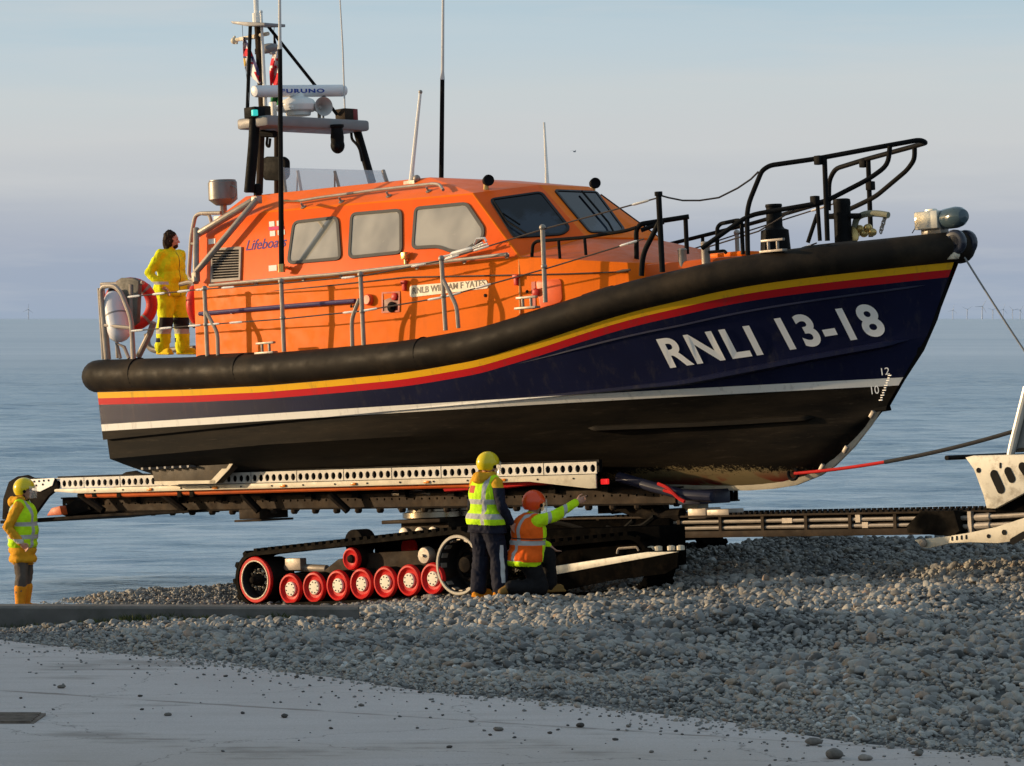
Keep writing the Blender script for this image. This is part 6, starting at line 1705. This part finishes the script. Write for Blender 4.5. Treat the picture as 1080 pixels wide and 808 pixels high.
# grass and weed along the foot of the kerb
mb = MB()
for i in range(1500):
    u = rng.random(); x = -6.5 + 5.2*u; cl_ = math.exp(-((x + 4.0)/.45)**2) + .55*math.exp(-((x + 2.6)/.2)**2) + .25
    if rng.random() > cl_: continue
    y = 41.42 - abs(rng.normal(0, .09)); z = float(beach(x, y)) - .01; h = rng.uniform(.04, .12) * (.5 + .6*min(1, cl_)); a = rng.uniform(0, 6.28); bx_, by_ = math.cos(a)*h*.55, math.sin(a)*h*.3
    wv = Vector((math.cos(a + 1.6)*.006, math.sin(a + 1.6)*.006, 0)); b0 = Vector((x, y, z))
    mb.add([b0 - wv, b0 + wv, b0 + wv*.7 + Vector((bx_*.4, by_*.4, h*.6)), b0 + Vector((bx_, by_, h)), b0 - wv*.7 + Vector((bx_*.4, by_*.4, h*.6))], [(0,1,2,3,4)])
o = obj('grass', mb, pm('weed_green', (.06,.075,.022), .8, var=.4, vscale=6), None, smooth=0, fix=False); o['kind'] = 'stuff'

# seaside boathouse added unseen on the left to throw shade across the slip
BHX, BHY, BHH = -42, 44.9, 4.8
bh = thing('occluder', 'pitched-roof boathouse added unseen on the left to shade the slip', 'occluder', Matrix.Translation((BHX, BHY - 20, .3)))
SHIFT[bh.name] = Vector((BHX, BHY - 20, .3))
mb = MB(); mb.box((BHX, BHY - 20, .3 + BHH/2 - .5), (12, 40, BHH + 1)); obj('wall', mb, pm('occluder_render', (.5,.48,.44), .8, bmp=.2), bh)
mb = MB(); mb.prism([(BHX - 6.4, BHY + .3, BHH + .25), (BHX + 6.4, BHY + .3, BHH + .25), (BHX, BHY + .3, BHH + 3.4)], Vector((0, -40.6, 0))); obj('roof', mb, pm('slate_roof', (.09,.09,.1), .6), bh)
mb = MB()
for k in range(5): mb.box((BHX + 6.03, BHY - 5 - k*7.5, 3.0), (.1, 2.4, 1.6))
obj('window', mb, FGLASS, bh)

# ================================================================== SEA
def sea_mat():
    m, nt, bs = nt_new('sea_water'); v = coords(nt); x, y, z = xyz(nt, v)[:3]
    w1_ = nse(nt, coords(nt, (.22,.75,1)), 1.0, 4, .55); w2_ = nse(nt, coords(nt, (.6,1.8,1)), 1.6, 5, .6)
    far1 = nse(nt, coords(nt, (.012,.05,1)), 1.0, 6, .7); far2 = nse(nt, coords(nt, (.0016,.008,1)), 1.0, 6, .7); far3 = nse(nt, coords(nt, (.06,.25,1)), 1.0, 5, .65)
    h = mth(nt, 'ADD', mth(nt, 'MULTIPLY', w1_, 1.0), mth(nt, 'MULTIPLY', w2_, .34))
    bump(nt, bs, h, .9, .34)
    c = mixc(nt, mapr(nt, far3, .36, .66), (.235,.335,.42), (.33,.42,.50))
    c = mixc(nt, mapr(nt, w1_, .36, .52, .75, 0), c, (.115,.205,.295))  # ripple troughs: their shade put into the colour
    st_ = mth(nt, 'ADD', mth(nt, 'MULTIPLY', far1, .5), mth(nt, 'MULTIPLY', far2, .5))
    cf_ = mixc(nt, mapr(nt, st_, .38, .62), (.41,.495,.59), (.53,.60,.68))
    c = mixc(nt, mapr(nt, y, 120, 420), c, cf_)  # far water paler: haze and reflected sky put into the colour
    nt.links.new(c, bs.inputs['Base Color']); bs.inputs['IOR'].default_value = 1.33
    nt.links.new(mapr(nt, y, 90, 330, .18, .5), bs.inputs['Roughness'])
    nt.links.new(mapr(nt, y, 90, 330,   .5, .2), bs.inputs['Specular IOR Level'])
    return m
rs = np.random.default_rng(11); WV = []
for i in range(26):
    lam = .7 * (4.0 / .7)**rs.random(); th = rs.normal(0, .40); k = 2*PI/lam
    WV.append((k*math.sin(th), k*math.cos(th), rs.uniform(0, 2*PI), rs.uniform(.6,1)*.0064*lam**.9))
def waves(X, Y):
    Z = np.zeros_like(X)
    for kx, ky, ph, am in WV: Z += am * np.sin(kx*X + ky*Y + ph)
    Z *= .45 + 1.1*vnoise(X*.05 + 40, Y*.09, 5)
    f = np.clip((Y - 44) / 8, .25, 1) * np.clip((300 - Y) / 80, 0, 1) * np.clip((75 - np.abs(X)) / 15, 0, 1)
    return -.5 + Z * f
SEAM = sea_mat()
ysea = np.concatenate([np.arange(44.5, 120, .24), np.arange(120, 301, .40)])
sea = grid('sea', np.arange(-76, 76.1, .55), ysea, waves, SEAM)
bm = bmesh.new(); bm.from_mesh(sea.data); z = -.56
q = [bm.verts.new(p) for p in ((-60000, 44.5, z), (60000, 44.5, z), (60000, 60000, z), (-60000, 60000, z))]; bm.faces.new(q)
bm.to_mesh(sea.data); bm.free()

# far wind farm
FARHAZE = pm('far_turbine_haze', (.42,.46,.53), .9, var=.02, spec=.1)  # distance haze put into the turbine colour
TUR = [(30, 320, .1, 1.0, 'lone wind turbine far out at sea on the left horizon'), (963,322,.7,.7,''),(1005,321,.2,.8,''),(1020,320,1.0,.8,''),(1036,315,.5,1.25,''),(1047,321,.9,.8,''),(1058,320,.3,.8,''),(1068,321,1.3,.75,''),(1076,321,.6,.8,'')]
for px, py, a0_, k, lb in TUR:
    Y = 16000; w = at(px, 337, Y); hub = (337 - py) * Y / FPX * .62; 
    t = thing('wind_turbine', lb or 'pale wind turbine on the right horizon beyond the bow', 'wind turbine', Matrix.Translation((w.x, Y, -.5)), None if lb else 'wind farm on the right horizon')
    mb = MB(); mb.tube([(0,0,0), (0,0,hub)], [2.1*k, 1.4*k], 8); obj('tower', mb, FARHAZE, t)
    mb = MB(); mb.box((0,0,hub), (5,9,4)); obj('nacelle', mb, FARHAZE, t)
    for i in range(3):
        a = a0_ + i*2*PI/3; mb = MB(); mb.tube([(0,-9,hub), (math.sin(a)*hub*.6,-9,hub + math.cos(a)*hub*.6)], [1.2*k, .5*k], 5); obj('blade', mb, FARHAZE, t)
# one gull high above the bow
w = at(606, 160, 120); mb = MB()
mb.ell((0,0,0), (.16,.05,.05), 10, 8)
mb.add([(.05,0,.02),(-.05,0,.02),(-.07,-.28,.12),(-.02,-.3,.12),(-.12,-.55,.06)], [(0,1,2,3),(3,2,4)]); mb.add([(.05,0,.02),(-.05,0,.02),(-.07,.28,.12),(-.02,.3,.12),(-.12,.55,.06)], [(0,1,2,3),(3,2,4)])
o = obj('gull', mb, GREYM, None, smooth=40, fix=False); o.location = w; o.rotation_euler = (0,0,.5); o.scale = (.38,)*3; tag(o, 'tiny dark gull flying high over the bow rail', 'bird')

# ================================================================== LIGHT, SKY, CAMERA
SUN_EL, SUN_AZ = R(7.5), (-.989, .148)           # low sun off to the left
wd = bpy.data.worlds.new('World'); scn.world = wd; wd.use_nodes = True; nt = wd.node_tree
for n_ in list(nt.nodes): nt.nodes.remove(n_)
sky = nt.nodes.new('ShaderNodeTexSky'); sky.sky_type = 'NISHITA'; sky.sun_disc = False
sky.sun_elevation = SUN_EL; sky.sun_rotation = math.atan2(SUN_AZ[0], SUN_AZ[1]); sky.air_density = 1.0; sky.dust_density = 2.0; sky.ozone_density = 1.5
tc = nt.nodes.new('ShaderNodeTexCoord'); gv = tc.outputs['Generated']; x, y, z = xyz(nt, gv)[:3]
mp = nt.nodes.new('ShaderNodeMapping'); mp.inputs['Scale'].default_value = (2.2, 2.2, 26); nt.links.new(gv, mp.inputs[0])
n1 = nse(nt, mp.outputs[0], 1.6, 5, .5)
el = mth(nt, 'ADD', z, mth(nt, 'MULTIPLY', mth(nt, 'SUBTRACT', n1, .5), .034))
cr = nt.nodes.new('ShaderNodeValToRGB'); e = cr.color_ramp.elements
STOPS = [(0.0,(.330,.405,.515)),(.1,(.350,.412,.515)),(.21,(.400,.445,.530)),(.33,(.505,.535,.575)),(.454,(.590,.610,.620)),(.58,(.575,.625,.640)),(.70,(.510,.610,.665)),(.82,(.440,.575,.655)),(1.0,(.41,.55,.66))]
for i in range(len(STOPS) - 2): e.new(.5)
for i, (p, c) in enumerate(STOPS): e[i].position = p; e[i].color = (*c, 1)
nt.links.new(mapr(nt, el, 0, .105), cr.inputs[0])
# streaky thin cloud over the low sky
n2 = nse(nt, mp.outputs[0], 3.4, 6, .6)
veil = mixc(nt, mapr(nt, n2, .48, .72, 0, .38), cr.outputs[0], (.63,.64,.64))
bg = nt.nodes.new('ShaderNodeBackground'); bg2 = nt.nodes.new('ShaderNodeBackground'); out = nt.nodes.new('ShaderNodeOutputWorld'); mxs = nt.nodes.new('ShaderNodeMixShader')
nt.links.new(sky.outputs[0], bg.inputs[0]); bg.inputs[1].default_value = .15
nt.links.new(veil, bg2.inputs[0]); bg2.inputs[1].default_value = 1.0
# haze over the sea horizon, stretched overhead to fill the shade; clear sky sunward
haze = mth(nt, 'MULTIPLY', mapr(nt, z, 2.4, .10), mapr(nt, x, -.9, -.3))
nt.links.new(haze, mxs.inputs[0]); nt.links.new(bg.outputs[0], mxs.inputs[1]); nt.links.new(bg2.outputs[0], mxs.inputs[2]); nt.links.new(mxs.outputs[0], out.inputs[0])

sl_ = bpy.data.lights.new('sun', 'SUN'); sl_.energy = 4.8; sl_.angle = R(.6); sl_.color = (1, .74, .45)
so = bpy.data.objects.new('sun', sl_); COL.objects.link(so)
ts = Vector((SUN_AZ[0]*math.cos(SUN_EL), SUN_AZ[1]*math.cos(SUN_EL), math.sin(SUN_EL)))
so.rotation_euler = ts.to_track_quat('Z', 'Y').to_euler(); so.location = (-20, 20, 15)

cd = bpy.data.cameras.new('camera'); cd.sensor_width = 36; cd.lens = FPX / 1080 * 36; cd.clip_end = 90000; cd.clip_start = .5
cam = bpy.data.objects.new('camera', cd); COL.objects.link(cam); cam.location = CAM; cam.rotation_euler = (PI/2 - PITCH, 0, 0)
scn.camera = cam
scn.render.engine = 'CYCLES'
scn.view_settings.view_transform = 'Standard'; scn.view_settings.look = 'None'; scn.view_settings.exposure = 0
